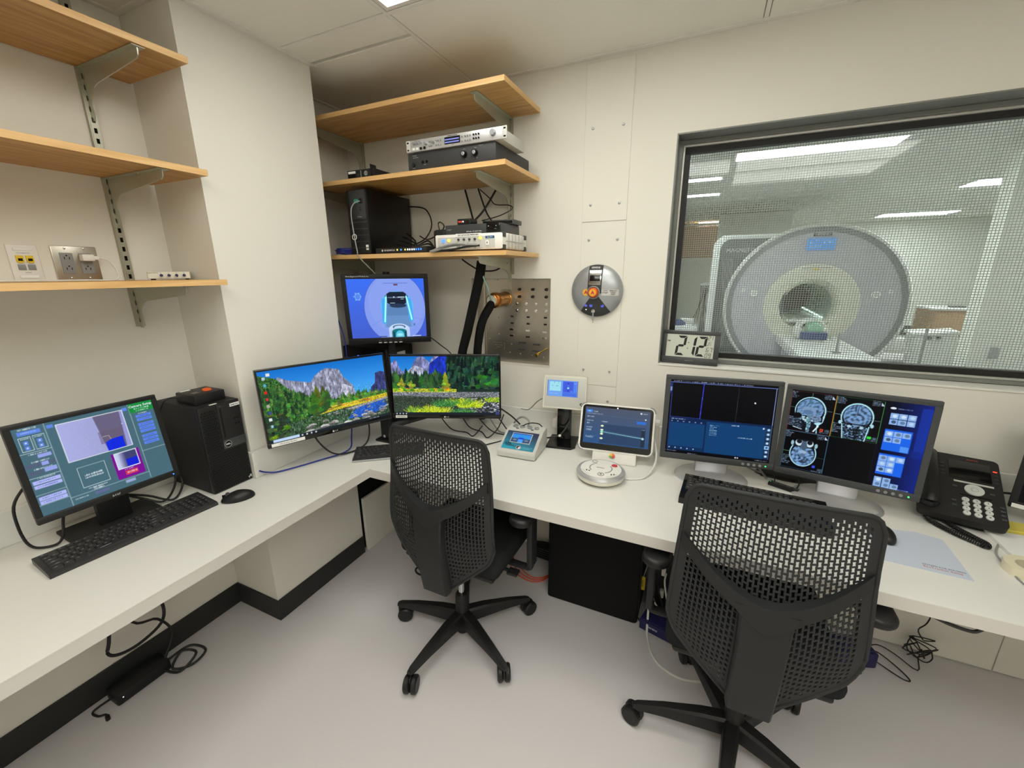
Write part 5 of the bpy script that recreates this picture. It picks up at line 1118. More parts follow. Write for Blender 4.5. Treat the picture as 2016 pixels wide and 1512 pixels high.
# telephone
t = thing('desk_telephone', 'black desk telephone with handset, screen and round white keys', 'telephone', (.866, -.172, .7402), -13)
PH = T((0, -.135, .022))@Matrix.Rotation(R(25), 4, 'X')
b = new(); prism(b, rrect(-.105, .105, 0, .300, .016), 0, .026, 'xy'); obj('body', b, 'blk2', t, mtx=PH)
b = new(); prism(b, [(-.10, 0), (-.10, .018), (.13, .115), (.15, .11), (.10, 0)], -.08, .08, 'yz'); obj('stand', b, 'blk', t)
Bx('display', 'blkg', t, -.022, .082, .185, .272, .0255, .028, .001, mtx=PH); Bx('label_strip', 'lgrey', t, -.012, .084, .165, .172, .0256, .0275, mtx=PH)
obj('navigation_ring', lathe(new(), [(.024, .026), (.024, .0295), (.010, .030), (.009, .028), (0, .028)], 28, PH@T((.036, .138, 0))), 'keyw', t); obj('ok_key', lathe(new(), [(.008, .028), (.007, .031), (0, .031)], 18, PH@T((.036, .138, 0))), 'keyw', t)
for r_ in range(4):
    for q in range(3):
        x, y = .012+.026*q, .088-.0195*r_
        k = obj('dial_key', lathe(new(), [(.0095, .026), (.009, .0295), (0, .030)], 18, PH@T((x, y, 0))), 'keyw', t); text('lettering', '123456789*0#'[r_*3+q], .009, 'ink', k, PH@topm(x, y, .0302), ext=.0002)
for x, y in ((-.010, .142), (.078, .135), (-.016, .075), (-.016, .055), (.096, .085), (.096, .070), (.096, .052), (.096, .036)): Bx('function_key', 'dark', t, x-.006, x+.006, y-.004, y+.004, .0255, .0285, .001, mtx=PH)
for k in range(4): Bx('line_key', 'dark', t, -.045, -.033, .19+.018*k, .194+.018*k, .0255, .028, .001, mtx=PH); Bx('line_key' if k < 3 else 'message_light', 'dark' if k < 3 else 'led_r', t, .088, .098, .19+.018*k, .194+.018*k, .0255, .028, .001, mtx=PH)
text('lettering', 'AVAYA', .009, 'red', t, PH@topm(.04, .284, .0262)); Bx('divider', 'blkg', t, .0, .074, .108, .111, .0256, .027, mtx=PH)
hs = []
b = new(); pts = [(-.078, .035, .040), (-.078, .06, .055), (-.078, .15, .066), (-.078, .24, .055), (-.078, .268, .040)]
tube(b, pts, lambda u: .020+.008*abs(2*u-1)**3, n=14, sm=8, flat=.8); obj('handset', b, 'blk', t, mtx=PH)
for y in (.045, .258): obj('handset_cup', lathe(new(), [(.027, .024), (.028, .034), (.022, .046), (0, .048)], 22, PH@T((-.078, y, 0))), 'blk', t)
def coil(pts, R_, r_, turns, label):
    P_ = smoothpath(pts, 12); L = [0]
    for a, b_ in zip(P_, P_[1:]): L.append(L[-1]+(b_-a).length)
    n = turns*9; out = []
    for i in range(n+1):
        s = L[-1]*i/n; k = max(j for j in range(len(L)) if L[j] <= s+1e-9); k = min(k, len(P_)-2); u = (s-L[k])/max(1e-9, L[k+1]-L[k]); p = P_[k].lerp(P_[k+1], u); d = (P_[k+1]-P_[k]).normalized()
        sd = d.cross(Vector((0, 0, 1))).normalized(); up_ = sd.cross(d); a = 2*math.pi*turns*i/n; out.append(p+sd*math.cos(a)*R_+up_*math.sin(a)*R_)
    b = new(); tube(b, out, r_, n=5, sm=1); return tag(obj('handset_cord', b, 'cable'), label, 'cord')
coil([(.775, -.262, .765), (.765, -.285, .752), (.80, -.345, .750), (.85, -.395, .749), (.862, -.405, .749), (.868, -.385, .749), (.85, -.355, .749), (.82, -.305, .750), (.80, -.268, .76)], .0062, .0022, 62, 'black coiled handset cord looping on the desk before the telephone')
b = new(); P_ = [(.555, -.597), (.560, -.41), (.70, -.382), (.762, -.40), (.752, -.605)]
t = thing('mouse_mat', 'pale blue-grey mat sheet at the desk edge right of the near chair', 'mat', (.65, -.5, .7402)); prism(b, [(x-.65, y+.5) for x, y in P_], 0, .0016); obj('sheet', b, 'pad', t)
text('lettering', 'EyeTracker Setup', .012, 'red', t, topm(.045, -.083, .0018, -2), ext=.00005); text('lettering', 'SYSTEMS FOR IMAGING', .009, 'ink', t, topm(.050, -.073, .0018, -2), ext=.00005)
# right edge of the desk
t = thing('tape_roll', 'cream roll of masking tape lying at the right picture edge', 'tape', (.905, -.505, .7402)); obj('roll', lathe(new(), [(.030, 0), (.052, 0), (.052, .026), (.030, .026), (.030, 0)], 36), 'tape', t); obj('core', lathe(new(), [(.0285, .0005), (.0298, .0005), (.0298, .0255), (.0285, .0255), (.0285, .0005)], 36), 'beige', t)
o = obj('paper_stack', box(new(), .905, 1.12, -.43, -.285, .7402, .752, .001, 1), 'paper'); tag(o, 'short stack of white paper behind the tape roll', 'paper')
o = obj('sticky_note_pad', box(new(), .955, 1.035, -.275, -.205, .7402, .757, .001, 1), 'ynote'); tag(o, 'yellow sticky note pad right of the telephone', 'note pad')
rm, HRM = monitor('computer_monitor', 'black display cut off by the right picture edge', (1.168, -.245, .958), -24, 3, .33, .27, (.018, .018, .018, .025), .05, 'blk', Canvas(20, 16, (8, 8, 12)), zb=.7402)
Bx('stand_base', 'blk', rm, -.1, .1, -.03, .1, 0, .012, .003); Bx('stand_neck', 'blk', rm, -.03, .03, .03, .055, .012, .2, .004); Bx('label', 'paper', rm, -.176, -.145, -.0042, -.003, -.157, -.143, mtx=HRM)

# digital clock on the window sill
t = thing('digital_clock', 'dark framed digital clock showing 2:12 on the window sill', 'clock', (-.046, .036, 1.1608), -2)
H = T((0, 0, .0755))@Matrix.Rotation(R(-10), 4, 'X')
b = new(); box(b, -.12, .12, -.004, .016, .058, .0755, .002); box(b, -.12, .12, -.004, .016, -.0755, -.045, .002); box(b, -.12, -.103, -.004, .016, -.0455, .0585, .001); box(b, .098, .12, -.004, .016, -.0455, .0585, .001); obj('frame', b, 'dark', t, mtx=H)
Bx('display', 'lcd', t, -.104, .099, -.001, .012, -.046, .059, mtx=H); Bx('back_leg', 'dark', t, -.03, .03, .012, .035, -.07, -.02, .002, mtx=H)
def seg7(ch, x, z, w_, h, th, m='ink', slant=.10):
    SEG = {'0': 'abcdef', '1': 'bc', '2': 'abged', '6': 'afgedc', '7': 'abc', '9': 'abcdfg', 'E': 'afged', 'U': 'bcdef'}
    b = new(); g = th*.12
    def pl(P_): prism(b, [(x+px+slant*pz, z+pz) for px, pz in P_], -.0016, -.0011, 'xz')
    T2 = th
    for s in SEG[ch]:
        if s == 'a': pl([(-w_+g, h), (w_-g, h), (w_-g-T2, h-T2), (-w_+g+T2, h-T2)])
        if s == 'd': pl([(-w_+g, -h), (w_-g, -h), (w_-g-T2, -h+T2), (-w_+g+T2, -h+T2)])
        if s == 'g': pl([(-w_+T2*.6, 0), (-w_+T2*1.1, T2/2), (w_-T2*1.1, T2/2), (w_-T2*.6, 0), (w_-T2*1.1, -T2/2), (-w_+T2*1.1, -T2/2)])
        for nm, sx, zz in (('b', 1, 1), ('c', 1, -1), ('f', -1, 1), ('e', -1, -1)):
            if s == nm: pl([(sx*w_, zz*(h-g)), (sx*w_, zz*(T2*.35)), (sx*(w_-T2*.5), zz*g), (sx*(w_-T2), zz*T2*.45), (sx*(w_-T2), zz*(h-g-T2))])
    o = obj('digit', b, m, t, mtx=H, smooth=None); return o
seg7('2', -.040, .007, .020, .045, .0105); seg7('1', .002, .007, .020, .045, .0105); seg7('2', .046, .007, .019, .045, .0105)
for z in (.022, -.004): obj('colon_dot', box(new(), -.013+z*.1, -.009+z*.1, -.0016, -.001, z-.002, z+.002), 'ink', t, mtx=H)
text('lettering', 'PM', .010, 'ink', t, H@front(-.094, -.0012, .026), bold=.0003)
seg7('1', .062, .047, .0045, .009, .0016); seg7('2', .076, .047, .0048, .009, .0016); seg7('1', .086, .047, .0048, .009, .0016); seg7('U', .070, .022, .0050, .009, .0016); text('lettering', 'E', .021, 'inkg', t, H@front(.082, -.0012, .022))
seg7('6', .072, -.006, .0050, .010, .0018); seg7('7', .086, -.006, .0048, .010, .0018); seg7('0', .069, -.032, .0050, .010, .0018); seg7('9', .083, -.032, .0050, .010, .0018)
text('lettering', 'F', .008, 'ink', t, H@front(.095, -.0012, -.001)); text('lettering', 'MARATHON', .006, 'inkg', t, H@front(0, -.0042, -.061))

# alarm box (magnet stop) on the wall
AX, AZ = -.477, 1.487
t = thing('alarm_box', 'round silver wall alarm box with orange stop button and hanging key', 'alarm', (AX, -.0037, AZ))
def dome(r): return .050*math.sqrt(max(0, 1-(r/.128)**2))-.0105
FR = Matrix.Rotation(R(90), 4, 'X')   # lathe axis -> -y
obj('shell', lathe(new(), [(.121, 0), (.1215, .006)]+[(.1215*k/12, max(.006, dome(.1215*k/12)+.0105)) for k in range(12, -1, -1)], 64, FR), 'silver', t)
def hgt(x, z): return max(.006, dome(math.hypot(x, z))+.0105)
def patch(name, fx, nu, nv, m, off, lift=True):
    b = new(); G = []
    for i in range(nu+1):
        row_ = []
        for j in range(nv+1):
            x, z = fx(i/nu, j/nv); row_.append(b.verts.new((x, -(hgt(x, z)+off), z)))
        G.append(row_)
    for i in range(nu):
        for j in range(nv): b.faces.new((G[i][j], G[i+1][j], G[i+1][j+1], G[i][j+1]))
    o = obj(name, b, m, t); return o
patch('dark_strip', lambda u, v: ((-.036+.066*u), -.01+v*(math.sqrt(.119**2-(-.036+.066*u)**2)+.01)), 8, 14, 'char', .0012)
patch('dark_wedge', lambda u, v: (.119*(.04+.96*v)*math.cos(R(-127+74*u)), .119*(.04+.96*v)*math.sin(R(-127+74*u))), 14, 10, 'char', .0010)
patch('glossy_cover', lambda u, v: (-.031+.056*u, .028+.066*v), 6, 8, 'chrome', .003); patch('cover_window', lambda u, v: (-.027+.048*u, .046+.026*v), 6, 4, 'blkg', .0042)
obj('button_housing', lathe(new(), [(.030, .040), (.030, .052), (.026, .056), (.022, .05)], 30, T((-.006, 0, -.006))@FR), 'silver', t)
b_ = obj('stop_button', lathe(new(), [(.022, .045), (.022, .062), (.018, .067), (0, .068)], 28, T((-.006, 0, -.006))@FR), 'orange', t); obj('button_sticker', lathe(new(), [(.016, .0675), (.016, .0690), (0, .0692)], 24, T((-.006, 0, -.006))@FR), 'amber', t)
text('lettering', 'A', .020, 'red', t, front(-.006, -.0694, -.006), bold=.0016)
obj('round_sticker', lathe(new(), [(.0155, 0), (.0155, .0015), (0, .0017)], 24, T((-.043, -hgt(-.043, -.006)+.0005, -.006))@FR), 'amber', t); text('lettering', 'A', .019, 'red', t, front(-.043, -hgt(-.043, -.006)-.0014, -.006), bold=.0016)
for x, z in ((-.042, -.066), (-.017, -.067), (.036, -.067)): obj('indicator', lathe(new(), [(.0075, 0), (.0075, .0018), (.0055, .0018), (.0055, .001), (.003, .001), (.003, .002), (0, .002)], 18, T((x, -hgt(x, z)-.0006, z))@FR), emis('blue_icon', (110,120,235), .8) if x < -.04 else bpy.data.materials['blue_icon'], t)
obj('lock_light', lathe(new(), [(.003, 0), (0, .001)], 10, T((-.042, -hgt(-.042, -.086)-.001, -.086))@FR), 'led_w', t)
obj('key_lock', lathe(new(), [(.009, 0), (.009, .006), (.004, .007), (0, .007)], 18, T((-.007, -hgt(-.007, -.093), -.093))@FR), 'chrome', t); obj('key', box(new(), -.0105, -.0035, -.040, -.037, -.135, -.085, .001, 1), 'silver', t)
Bx('key_ring', 'chrome', t, -.009, -.005, -.039, -.036, -.150, -.135, .001, 1)
patch('label', lambda u, v: (.031+.076*u, -.020+.028*v), 10, 3, 'lgrey', .0012)
for sl, x, z in (('NOTICE', .047, .003), ('INSTALLED', .047, -.006), ('SERVICE CALL', .083, .003), ('SUPPORT', .083, -.005), ('SIEMENS', .083, -.013)): text('lettering', sl, .0055, 'ink', t, T((x, -hgt(x, z)-.0022, z))@Matrix.Rotation(math.atan2(hgt(x-.01, z)-hgt(x+.01, z), .02), 4, 'Z')@FRONT)
text('lettering', 'SIEMENS', .011, 'inkw', t, front(-.003, -.033, .106), bold=.0003); text('lettering', 'Alarm', .006, 'inkw', t, front(.006, -hgt(0, .062)-.0048, .062))

# ------------------------------------------------------------------ connector plate in the wall recess
t = thing('connector_plate', 'stainless connector plate full of sockets set into the wall', 'panel', (-.9, .0647, 1.32))
Bx('plate', 'steel', t, -.217, .186, -.004, 0, -.232, .2215, .0008, 1); Bx('left_flange', 'steel', t, -.224, -.212, -.010, -.004, -.232, .2215, .001, 1)
Bx('side_plate', 'steel', t, -.266, -.226, -.003, 0, -.02, .2215)
# positions read along the plate
def PX(zx): return -.215+(zx-510)/(1680-510)*.376
def PZ(zy): return .2215-(zy-75)*.0002895
C_ = {}
def conn(kind, zx, zy):
    x, z = PX(zx), PZ(zy)
    if kind not in C_:
        b = new()
        if kind == 'bnc': cyl(b, (0, -.022, 0), (0, -.004, 0), .0058, n=12); cyl(b, (0, -.0075, 0), (0, -.004, 0), .0085, n=6)
        if kind == 'post': cyl(b, (0, -.012, 0), (0, -.004, 0), .0042, n=10); cyl(b, (0, -.0065, 0), (0, -.004, 0), .0075, n=14)
        if kind == 'dsub': prism(b, [(-.011, -.004), (.011, -.004), (.013, .005), (-.013, .005)], -.012, -.004, 'xz')
        if kind == 'wide': prism(b, [(-.019, -.0035), (.019, -.0035), (.021, .0045), (-.021, .0045)], -.010, -.004, 'xz')
        if kind == 'pin': prism(b, [(-.0075, -.004), (.0075, -.004), (.008, .004), (-.008, .004)], -.009, -.004, 'xz')
        if kind == 'screw': lathe(b, [(0, .004), (.003, .003), (.0038, 0)], 10, T((0, -.004, 0))@FR)
        o = obj({'bnc': 'threaded_socket', 'post': 'round_socket', 'dsub': 'd_socket', 'wide': 'wide_d_socket', 'pin': 'small_socket', 'screw': 'screw'}[kind], b, {'bnc': 'blk', 'post': 'chrome', 'dsub': 'chrome', 'wide': 'dark', 'pin': 'blk', 'screw': 'chrome'}[kind], t); C_[kind] = o
    else: o = inst(C_[kind], t)
    o.location = (x, 0, z)
for zy in (262, 392):
    for zx in (1155, 1390, 1625): conn('bnc', zx, zy)
for zy in (520, 645):
    for zx in (1105, 1275, 1445, 1622): conn('post', zx, zy)
for zy in (762, 885):
    for zx in (1012, 1308, 1612): conn('pin', zx, zy)
for zy in (1005, 1120):
    for zx in (1012, 1310, 1612): conn('dsub', zx, zy+(zx-1012)*.03)
for zx, zy in ((1200, 1250), (1460, 1265), (1190, 1375), (1445, 1390)): conn('wide', zx, zy)
for zx, zy in ((755, 100), (1160, 95), (1380, 95), (1600, 95), (568, 780), (575, 1005), (580, 1210), (970, 1450), (1165, 1465), (1375, 1480), (1585, 1495), (755, 795), (765, 1105), (998, 1290)): conn('screw', zx, zy)
Bx('engraved_label', 'steel', t, PX(640), PX(865), -.0055, -.004, PZ(1400), PZ(1275), .0006, 1); text('lettering', 'FILTER PANEL', .008, 'inkg', t, front(PX(750), -.0058, PZ(1320))); text('lettering', '100 dB  RF', .006, 'inkg', t, front(PX(750), -.0058, PZ(1360)))
obj('gold_socket', cyl(new(), (PX(1640), -.004, PZ(1330)), (PX(1640)-.012, -.085, PZ(1370)), .004, n=12), 'gold', t); obj('gold_plug', cyl(new(), (PX(1640)-.012, -.085, PZ(1370)), (PX(1640)-.017, -.115, PZ(1395)), .009, n=14), 'gold', t)
wp = thing('waveguide_pipe', 'brass waveguide pipe with hexagonal flange sticking out of the steel plate', 'pipe', (-.985, .0605, 1.437))
obj('flange', cyl(new(), (0, -.010, 0), (0, 0, 0), .056, n=6), 'zinc', wp); obj('pipe_body', lathe(new(), [(.037, .01), (.037, .022), (.0385, .024), (.0355, .026), (.0355, .150)], 36, FR), 'brass', wp)
obj('end_collar', lathe(new(), [(.036, .125), (.040, .13), (.040, .150), (.037, .158), (.033, .158), (.032, .18), (.027, .182)], 36, FR), 'brass', wp); obj('end_plug', lathe(new(), [(.0275, .178), (.025, .182), (0, .182)], 30, FR), 'cream', wp)
def sleeve(label, pts, r): o = obj('sleeved_cable', tube(new(), pts, r, n=12, sm=8), 'blkm'); return tag(o, label, 'cable')
sleeve('long black sleeved cable running from the lowest corner shelf down past the plate', [(-.995, -.195, 1.625), (-1.002, -.205, 1.56), (-1.03, -.20, 1.47), (-1.085, -.19, 1.30), (-1.14, -.175, 1.14), (-1.18, -.12, .95), (-1.19, -.07, .78)], .0235)
sleeve('black sleeved cable drooping from the brass pipe down behind the screens', [(-.985, -.118, 1.428), (-.990, -.135, 1.405), (-1.022, -.145, 1.345), (-1.045, -.145, 1.27), (-1.068, -.135, 1.14), (-1.08, -.10, .95), (-1.085, -.06, .78)], lambda u: .016+.006*min(1, u*6))
cable('thin pale green hose from the shelf bracket into the brass pipe', [(-.985, -.20, 1.62), (-.985, -.21, 1.57), (-.965, -.20, 1.51), (-.972, -.16, 1.46), (-.985, -.125, 1.437)], .0035, 'teal')
cable('black lead looping under the lowest corner shelf', [(-1.16, -.10, 1.640), (-1.10, -.12, 1.61), (-1.02, -.16, 1.585), (-.96, -.12, 1.585), (-.925, -.06, 1.62)], .004)

# ------------------------------------------------------------------ task chairs
def chair_net():
    """perforated flexible back: columns of staggered bone-shaped holes, real openings"""
    HW = .237; NX, NZ = 38, 31; px = 2*HW/NX
    def zlow(x):
        a = abs(x); return .372 if a < .05 else .372+(a-.05)/(HW-.05)*.170+(.045*max(0, (a-.205)/(HW-.205))**2)
    def ztop(x):
        a = abs(x); d = max(0, a-(HW-.04)); return 1.022-.012*(a/HW)**2-(.04-math.sqrt(max(0, .04**2-d*d)))
    def wsc(z): return 1-.095*max(0, (z-.62)/.40)
    def S(x, z, off=0):
        u = x/HW; yc = -.135-.045*math.sin(math.pi*min(1, max(0, (z-.38)/.60)))**.8 if z < .98 else -.135
        yc = -.150-.035*math.exp(-((z-.62)/.17)**2)
        y = yc+(.030+.030*max(0, min(1, (.95-z)/.4)))*u*u
        return Vector((x*wsc(z), y+off, z))
    bm = new(); t = .0035
    def P2(x, v):
        z0, z1 = zlow(x), ztop(x); return x, z0+v*(z1-z0)
    def quadstrip(outer, inner):
        n = len(outer); O = [bm.verts.new(S(*P2(*p))) for p in outer]; I = [bm.verts.new(S(*P2(*p))) for p in inner]
        O2 = [bm.verts.new(S(*P2(*p), t)) for p in outer]; I2 = [bm.verts.new(S(*P2(*p), t)) for p in inner]
        for k in range(n):
            j = (k+1) % n; bm.faces.new((O[k], O[j], I[j], I[k])); bm.faces.new((O2[j], O2[k], I2[k], I2[j])); bm.faces.new((I[k], I[j], I2[j], I2[k]))
    def solid(outer):
        O = [bm.verts.new(S(*P2(*p))) for p in outer]; O2 = [bm.verts.new(S(*P2(*p), t)) for p in outer]; bm.faces.new(O); bm.faces.new(O2[::-1])
    for i in range(NX):
        x0, x1 = -HW+i*px, -HW+(i+1)*px; xm = (x0+x1)/2; off = .5 if i % 2 else 0
        vs = [0]+[(k+off)/NZ for k in range(NZ+1) if 0 < (k+off)/NZ < 1]+[1]
        for va, vb in zip(vs, vs[1:]):
            vm = (va+vb)/2
            out = [(x0, va), (x1, va), (x1, vm), (x1, vb), (x0, vb), (x0, vm)]
            ex = min(i, NX-1-i); _, zz = P2(xm, vm); hgt_ = (vb-va)*(ztop(xm)-zlow(xm))
            edge = min((xm+HW)/.05, (HW-xm)/.05, (1-vm)/.14, vm/.09+.2, 1); lo = min(1, max(.55, (zz-.40)/.24)) if zz < .64 else 1
            if ex < 2 or vm > .955 or vm < .035 or hgt_ < .009: solid(out); continue
            sc = .55+.45*max(0, min(1, edge)); fx = .36*sc*(.8+.2*lo); fz = .40*sc*lo; dx, dv = px*fx, (vb-va)*fz; wst = .72
            inn = [(xm-dx, vm-dv), (xm+dx, vm-dv), (xm+dx*wst, vm), (xm+dx, vm+dv), (xm-dx, vm+dv), (xm-dx*wst, vm)]
            quadstrip(out, inn)
    rim = [S(x, zlow(x), t/2) for x in np.linspace(-HW, HW, 41)]+[S(HW, z, t/2) for z in np.linspace(zlow(HW), ztop(HW), 16)[1:]]+[S(x, ztop(x), t/2) for x in np.linspace(HW, -HW, 41)[1:]]+[S(-HW, z, t/2) for z in np.linspace(ztop(HW), zlow(HW), 16)[1:]]
    rb = new(); tube(rb, rim, .0062, n=8, sm=1)
    # Y-shaped support behind the net
    yb = new()
    def slab(rows):   # rows: list of (list of (x,z,y_out)) -> closed slab of thickness th
        pass
    def zu(x): return .742+.115*(abs(x)/.225)**1.7
    n = 40; A, B_, A2, B2 = [], [], [], []
    for k in range(n+1):
        x = -.228+.456*k/n; a = abs(x); top = zu(x); bot = top-.042+.004*(a/.228)
        if a < .08: bot -= .03*(1-a/.08)
        yo = -.034+.026*(a/.228)**2
        s1, s2 = S(x, top), S(x, bot)
        A.append(yb.verts.new(s1+Vector((0, yo, 0)))); B_.append(yb.verts.new(s2+Vector((0, yo-.002, 0)))); A2.append(yb.verts.new(s1+Vector((0, -.0015, 0)))); B2.append(yb.verts.new(s2+Vector((0, -.0015, 0))))
    for k in range(n):
        yb.faces.new((A[k], A[k+1], B_[k+1], B_[k])); yb.faces.new((A2[k+1], A2[k], B2[k], B2[k+1])); yb.faces.new((A[k+1], A[k], A2[k], A2[k+1])); yb.faces.new((B_[k], B_[k+1], B2[k+1], B2[k]))
    yb.faces.new((A[0], B_[0], B2[0], A2[0])); yb.faces.new((A[-1], A2[-1], B2[-1], B_[-1]))
    sp = new(); Rw = []
    for k in range(13):
        z = .365+(.735-.365)*k/12; hw_ = .058+.005*(z-.365)/.37+(.016*max(0, (z-.69)/.045)**2)
        yo = -.172-.040*math.sin(math.pi*min(1, (z-.30)/.62)); yi = yo+.046-.014*max(0, (.5-z)/.14)
        Rw.append([sp.verts.new((-hw_, yi, z)), sp.verts.new((-hw_*.97, yo+.006, z)), sp.verts.new((-hw_*.88, yo, z)), sp.verts.new((hw_*.88, yo, z)), sp.verts.new((hw_*.97, yo+.006, z)), sp.verts.new((hw_, yi, z))])
    for a, b in zip(Rw, Rw[1:]):
        for j in range(6): sp.faces.new((a[j], a[(j+1) % 6], b[(j+1) % 6], b[j]))
    sp.faces.new(Rw[0][::-1]); sp.faces.new(Rw[-1])
    return bm, rb, yb, sp
def make_chair(label, x, y, rz, base_rot, caster_rots):
    t = thing('office_chair', label, 'chair', (x, y, 0), rz, 'black office chairs')
    net, rim, yb, sp = chair_net()
    bk = obj('backrest', net, 'chair', t, smooth=50); obj('rim', rim, 'chair', bk, smooth=60); obj('support_arms', yb, 'chairf', bk, smooth=50); obj('support_spine', sp, 'chairf', bk, smooth=40)
    b = new(); box(b, -.236, .236, -.112, .315, .425, .500, .034, 5)
    for v in b.verts:
        if v.co.z > .47: v.co.z -= .012*math.cos(v.co.x/.245*1.5)
    obj('seat', b, 'cush', t, smooth=60); Bx('seat_shell', 'chairf', t, -.212, .212, -.098, .295, .408, .430, .010, 2)
    Bx('mechanism', 'chairf', t, -.07, .07, -.10, .14, .362, .410, .012, 2); Bx('back_joint', 'chairf', t, -.045, .045, -.168, -.09, .374, .404, .008)
    obj('lever', tube(new(), [(.06, .02, .39), (.17, .03, .388), (.235, .03, .384)], .008, n=8), 'chairf', t); Bx('lever_paddle', 'chairf', t, .215, .262, .010, .050, .378, .391, .005)
    for s in (-1, 1):
        b = new(); LP = []
        for inset, z in ((.014, .646), (.005, .6475), (.001, .653), (0, .661), (.001, .668), (.005, .674), (.013, .677)):
            LP.append([b.verts.new((px_, py_, z)) for px_, py_ in rrect(s*.288-.046+inset, s*.288+.046-inset, -.045+inset, .215-inset, .044-inset, 6)])
        for p_, q_ in zip(LP, LP[1:]):
            for j in range(len(p_)): b.faces.new((p_[j], p_[(j+1) % len(p_)], q_[(j+1) % len(p_)], q_[j]))
        b.faces.new(LP[0][::-1]); b.faces.new(LP[-1]); ar = obj('armrest', b, 'blk', t, smooth=60)
        Bx('arm_post', 'chairf', ar, s*.300-.012, s*.300+.012, .050, .108, .405, .648, .005); obj('arm_bracket', tube(new(), [(s*.300, .079, .425), (s*.296, .079, .398), (s*.27, .079, .388), (s*.10, .079, .392)], .017, n=10, flat=.7), 'chairf', ar)
    bs = obj('hub', lathe(new(), [(0, .022), (.026, .022), (.028, .07), (.036, .075), (.036, .128), (.029, .138), (.028, .210), (.024, .218), (0, .218)], 28), 'blk', t); obj('gas_lift', cyl(new(), (0, 0, .21), (0, 0, .37), .0135, n=20), 'chrome', t)
    for k in range(5):
        a = R(base_rot+72*k); MM = Matrix.Rotation(a, 4, 'Z')
        b = new(); prof = [(.02, .135, .074, .027), (.10, .132, .078, .024), (.22, .116, .080, .018), (.305, .098, .076, .014), (.322, .090, .077, .010)]
        rr = []
        for d, zt, zb_, hw_ in prof: rr.append([b.verts.new((d, -hw_, zb_)), b.verts.new((d, -hw_*.9, zt-.008)), b.verts.new((d, -hw_*.6, zt)), b.verts.new((d, hw_*.6, zt)), b.verts.new((d, hw_*.9, zt-.008)), b.verts.new((d, hw_, zb_))])
        for p, q in zip(rr, rr[1:]):
            for j in range(6): b.faces.new((p[j], p[(j+1) % 6], q[(j+1) % 6], q[j]))
        b.faces.new(rr[0][::-1]); b.faces.new(rr[-1]); lg = obj('leg', b, 'blk', t, mtx=MM, smooth=30)
        cx, cy = .305*math.cos(a), .305*math.sin(a); CR = T((cx, cy, 0))@Matrix.Rotation(R(caster_rots[k]), 4, 'Z')
        b = new(); cyl(b, (0, 0, .055), (0, 0, .080), .006, n=10)
        for s in (-1, 1):
            lathe(b, [(0, -.0115), (.028, -.0115), (.034, -.006), (.034, .006), (.028, .0115), (0, .0115)], 24, T((.016, s*.0145, .034))@Matrix.Rotation(R(90), 4, 'X'))
        box(b, -.016, .030, -.0035, .0035, .034, .070, .002); obj('caster', b, 'blk', lg, mtx=CR)
    return t
make_chair('black office chair with perforated back, the farther one near the desk corner', -.847, -.724, -1, -98, (-70, 120, 60, 200, 30))
make_chair('black office chair with perforated back, the nearer one at lower right', .224, -.750, 0, -98, (-70, -40, 75, 110, 160))

# ------------------------------------------------------------------ under the worktop
t = thing('host_computer', 'large black computer housing standing on the floor under the worktop', 'computer', (-.36, -.2, 0))
b = new(); prism(b, rrect(-.219, .219, -.158, .12, .018), .004, .63, 'xy'); obj('case', b, 'blkm', t); Bx('side_seam', 'blk', t, .2185, .2195, -.15, .11, .06, .60)
for x in (-.18, .18):
    for y in (-.12, .08): obj('foot', cyl(new(), (x, y, 0), (x, y, .004), .02, n=12), 'blk', t)
t = thing('patch_panel', 'dark cable box with white plugs behind the right end of the black housing', 'cable box', (-.03, -.16, 0))
Bx('case', 'blk', t, -.085, .05, -.08, .10, .03, .52, .004)
for k in range(9): Bx('plug', 'wcable' if k % 3 else 'lgrey', t, -.07+.04*(k % 3), -.052+.04*(k % 3), -.10, -.08, .10+.12*(k//3), .14+.12*(k//3), .003)
for k in range(5): obj('lead', tube(new(), [(-.06+.025*k, -.10, .12+.06*k), (-.05+.02*k, -.13, .10+.05*k), (-.02+.02*k, -.12, .05), (.02, -.10, .015)], .004), 'cable' if k % 2 else 'wcable', t)
Bx('foot', 'blk', t, -.07, .04, -.06, .08, 0, .03, .003)
o = thing('yellow_tag', 'yellow warning tag hanging beside the black computer housing', 'tag', (-.135, -.275, .165)); Bx('plate', 'yel', o, -.009, .009, -.002, .002, -.036, .036, .002); text('lettering', 'CAUTION', .008, 'ink', o, front(0, -.0024, 0)@Matrix.Rotation(R(90), 4, 'Z'))
obj('tie', tube(new(), [(0, 0, .034), (.004, .006, .055), (.01, .03, .08), (.014, .09, .08)], .0015, n=5), 'wcable', o)
t = thing('navy_box', 'navy blue device on the floor left of the near chair', 'device', (-.06, -.34, 0), -14); Bx('case', 'navy', t, -.06, .09, -.045, .045, 0, .05, .004); text('lettering', 'SIEMENS', .012, 'inkw', t, front(.0, -.0455, .028)); Bx('lid', 'navy', t, -.055, .085, -.04, .04, .05, .056, .002)
t = thing('navy_box', 'navy blue device on the floor right of the near chair', 'device', (.70, -.16, 0), 20); Bx('case', 'navy', t, -.07, .07, -.05, .05, 0, .07, .006); Bx('lid', 'navy', t, -.06, .06, -.04, .04, .07, .078, .003)
cable('white cable curving over the floor under the near chair', [(-.10, -.30, .20), (-.095, -.36, .06), (-.085, -.42, .006), (-.04, -.52, .005), (.05, -.56, .005), (.14, -.54, .005)], .005, 'wcable')
cable('thin black lead on the floor beside the black computer housing', [(-.14, -.33, .015), (-.115, -.35, .005), (-.09, -.33, .004), (-.06, -.33, .012)], .003)
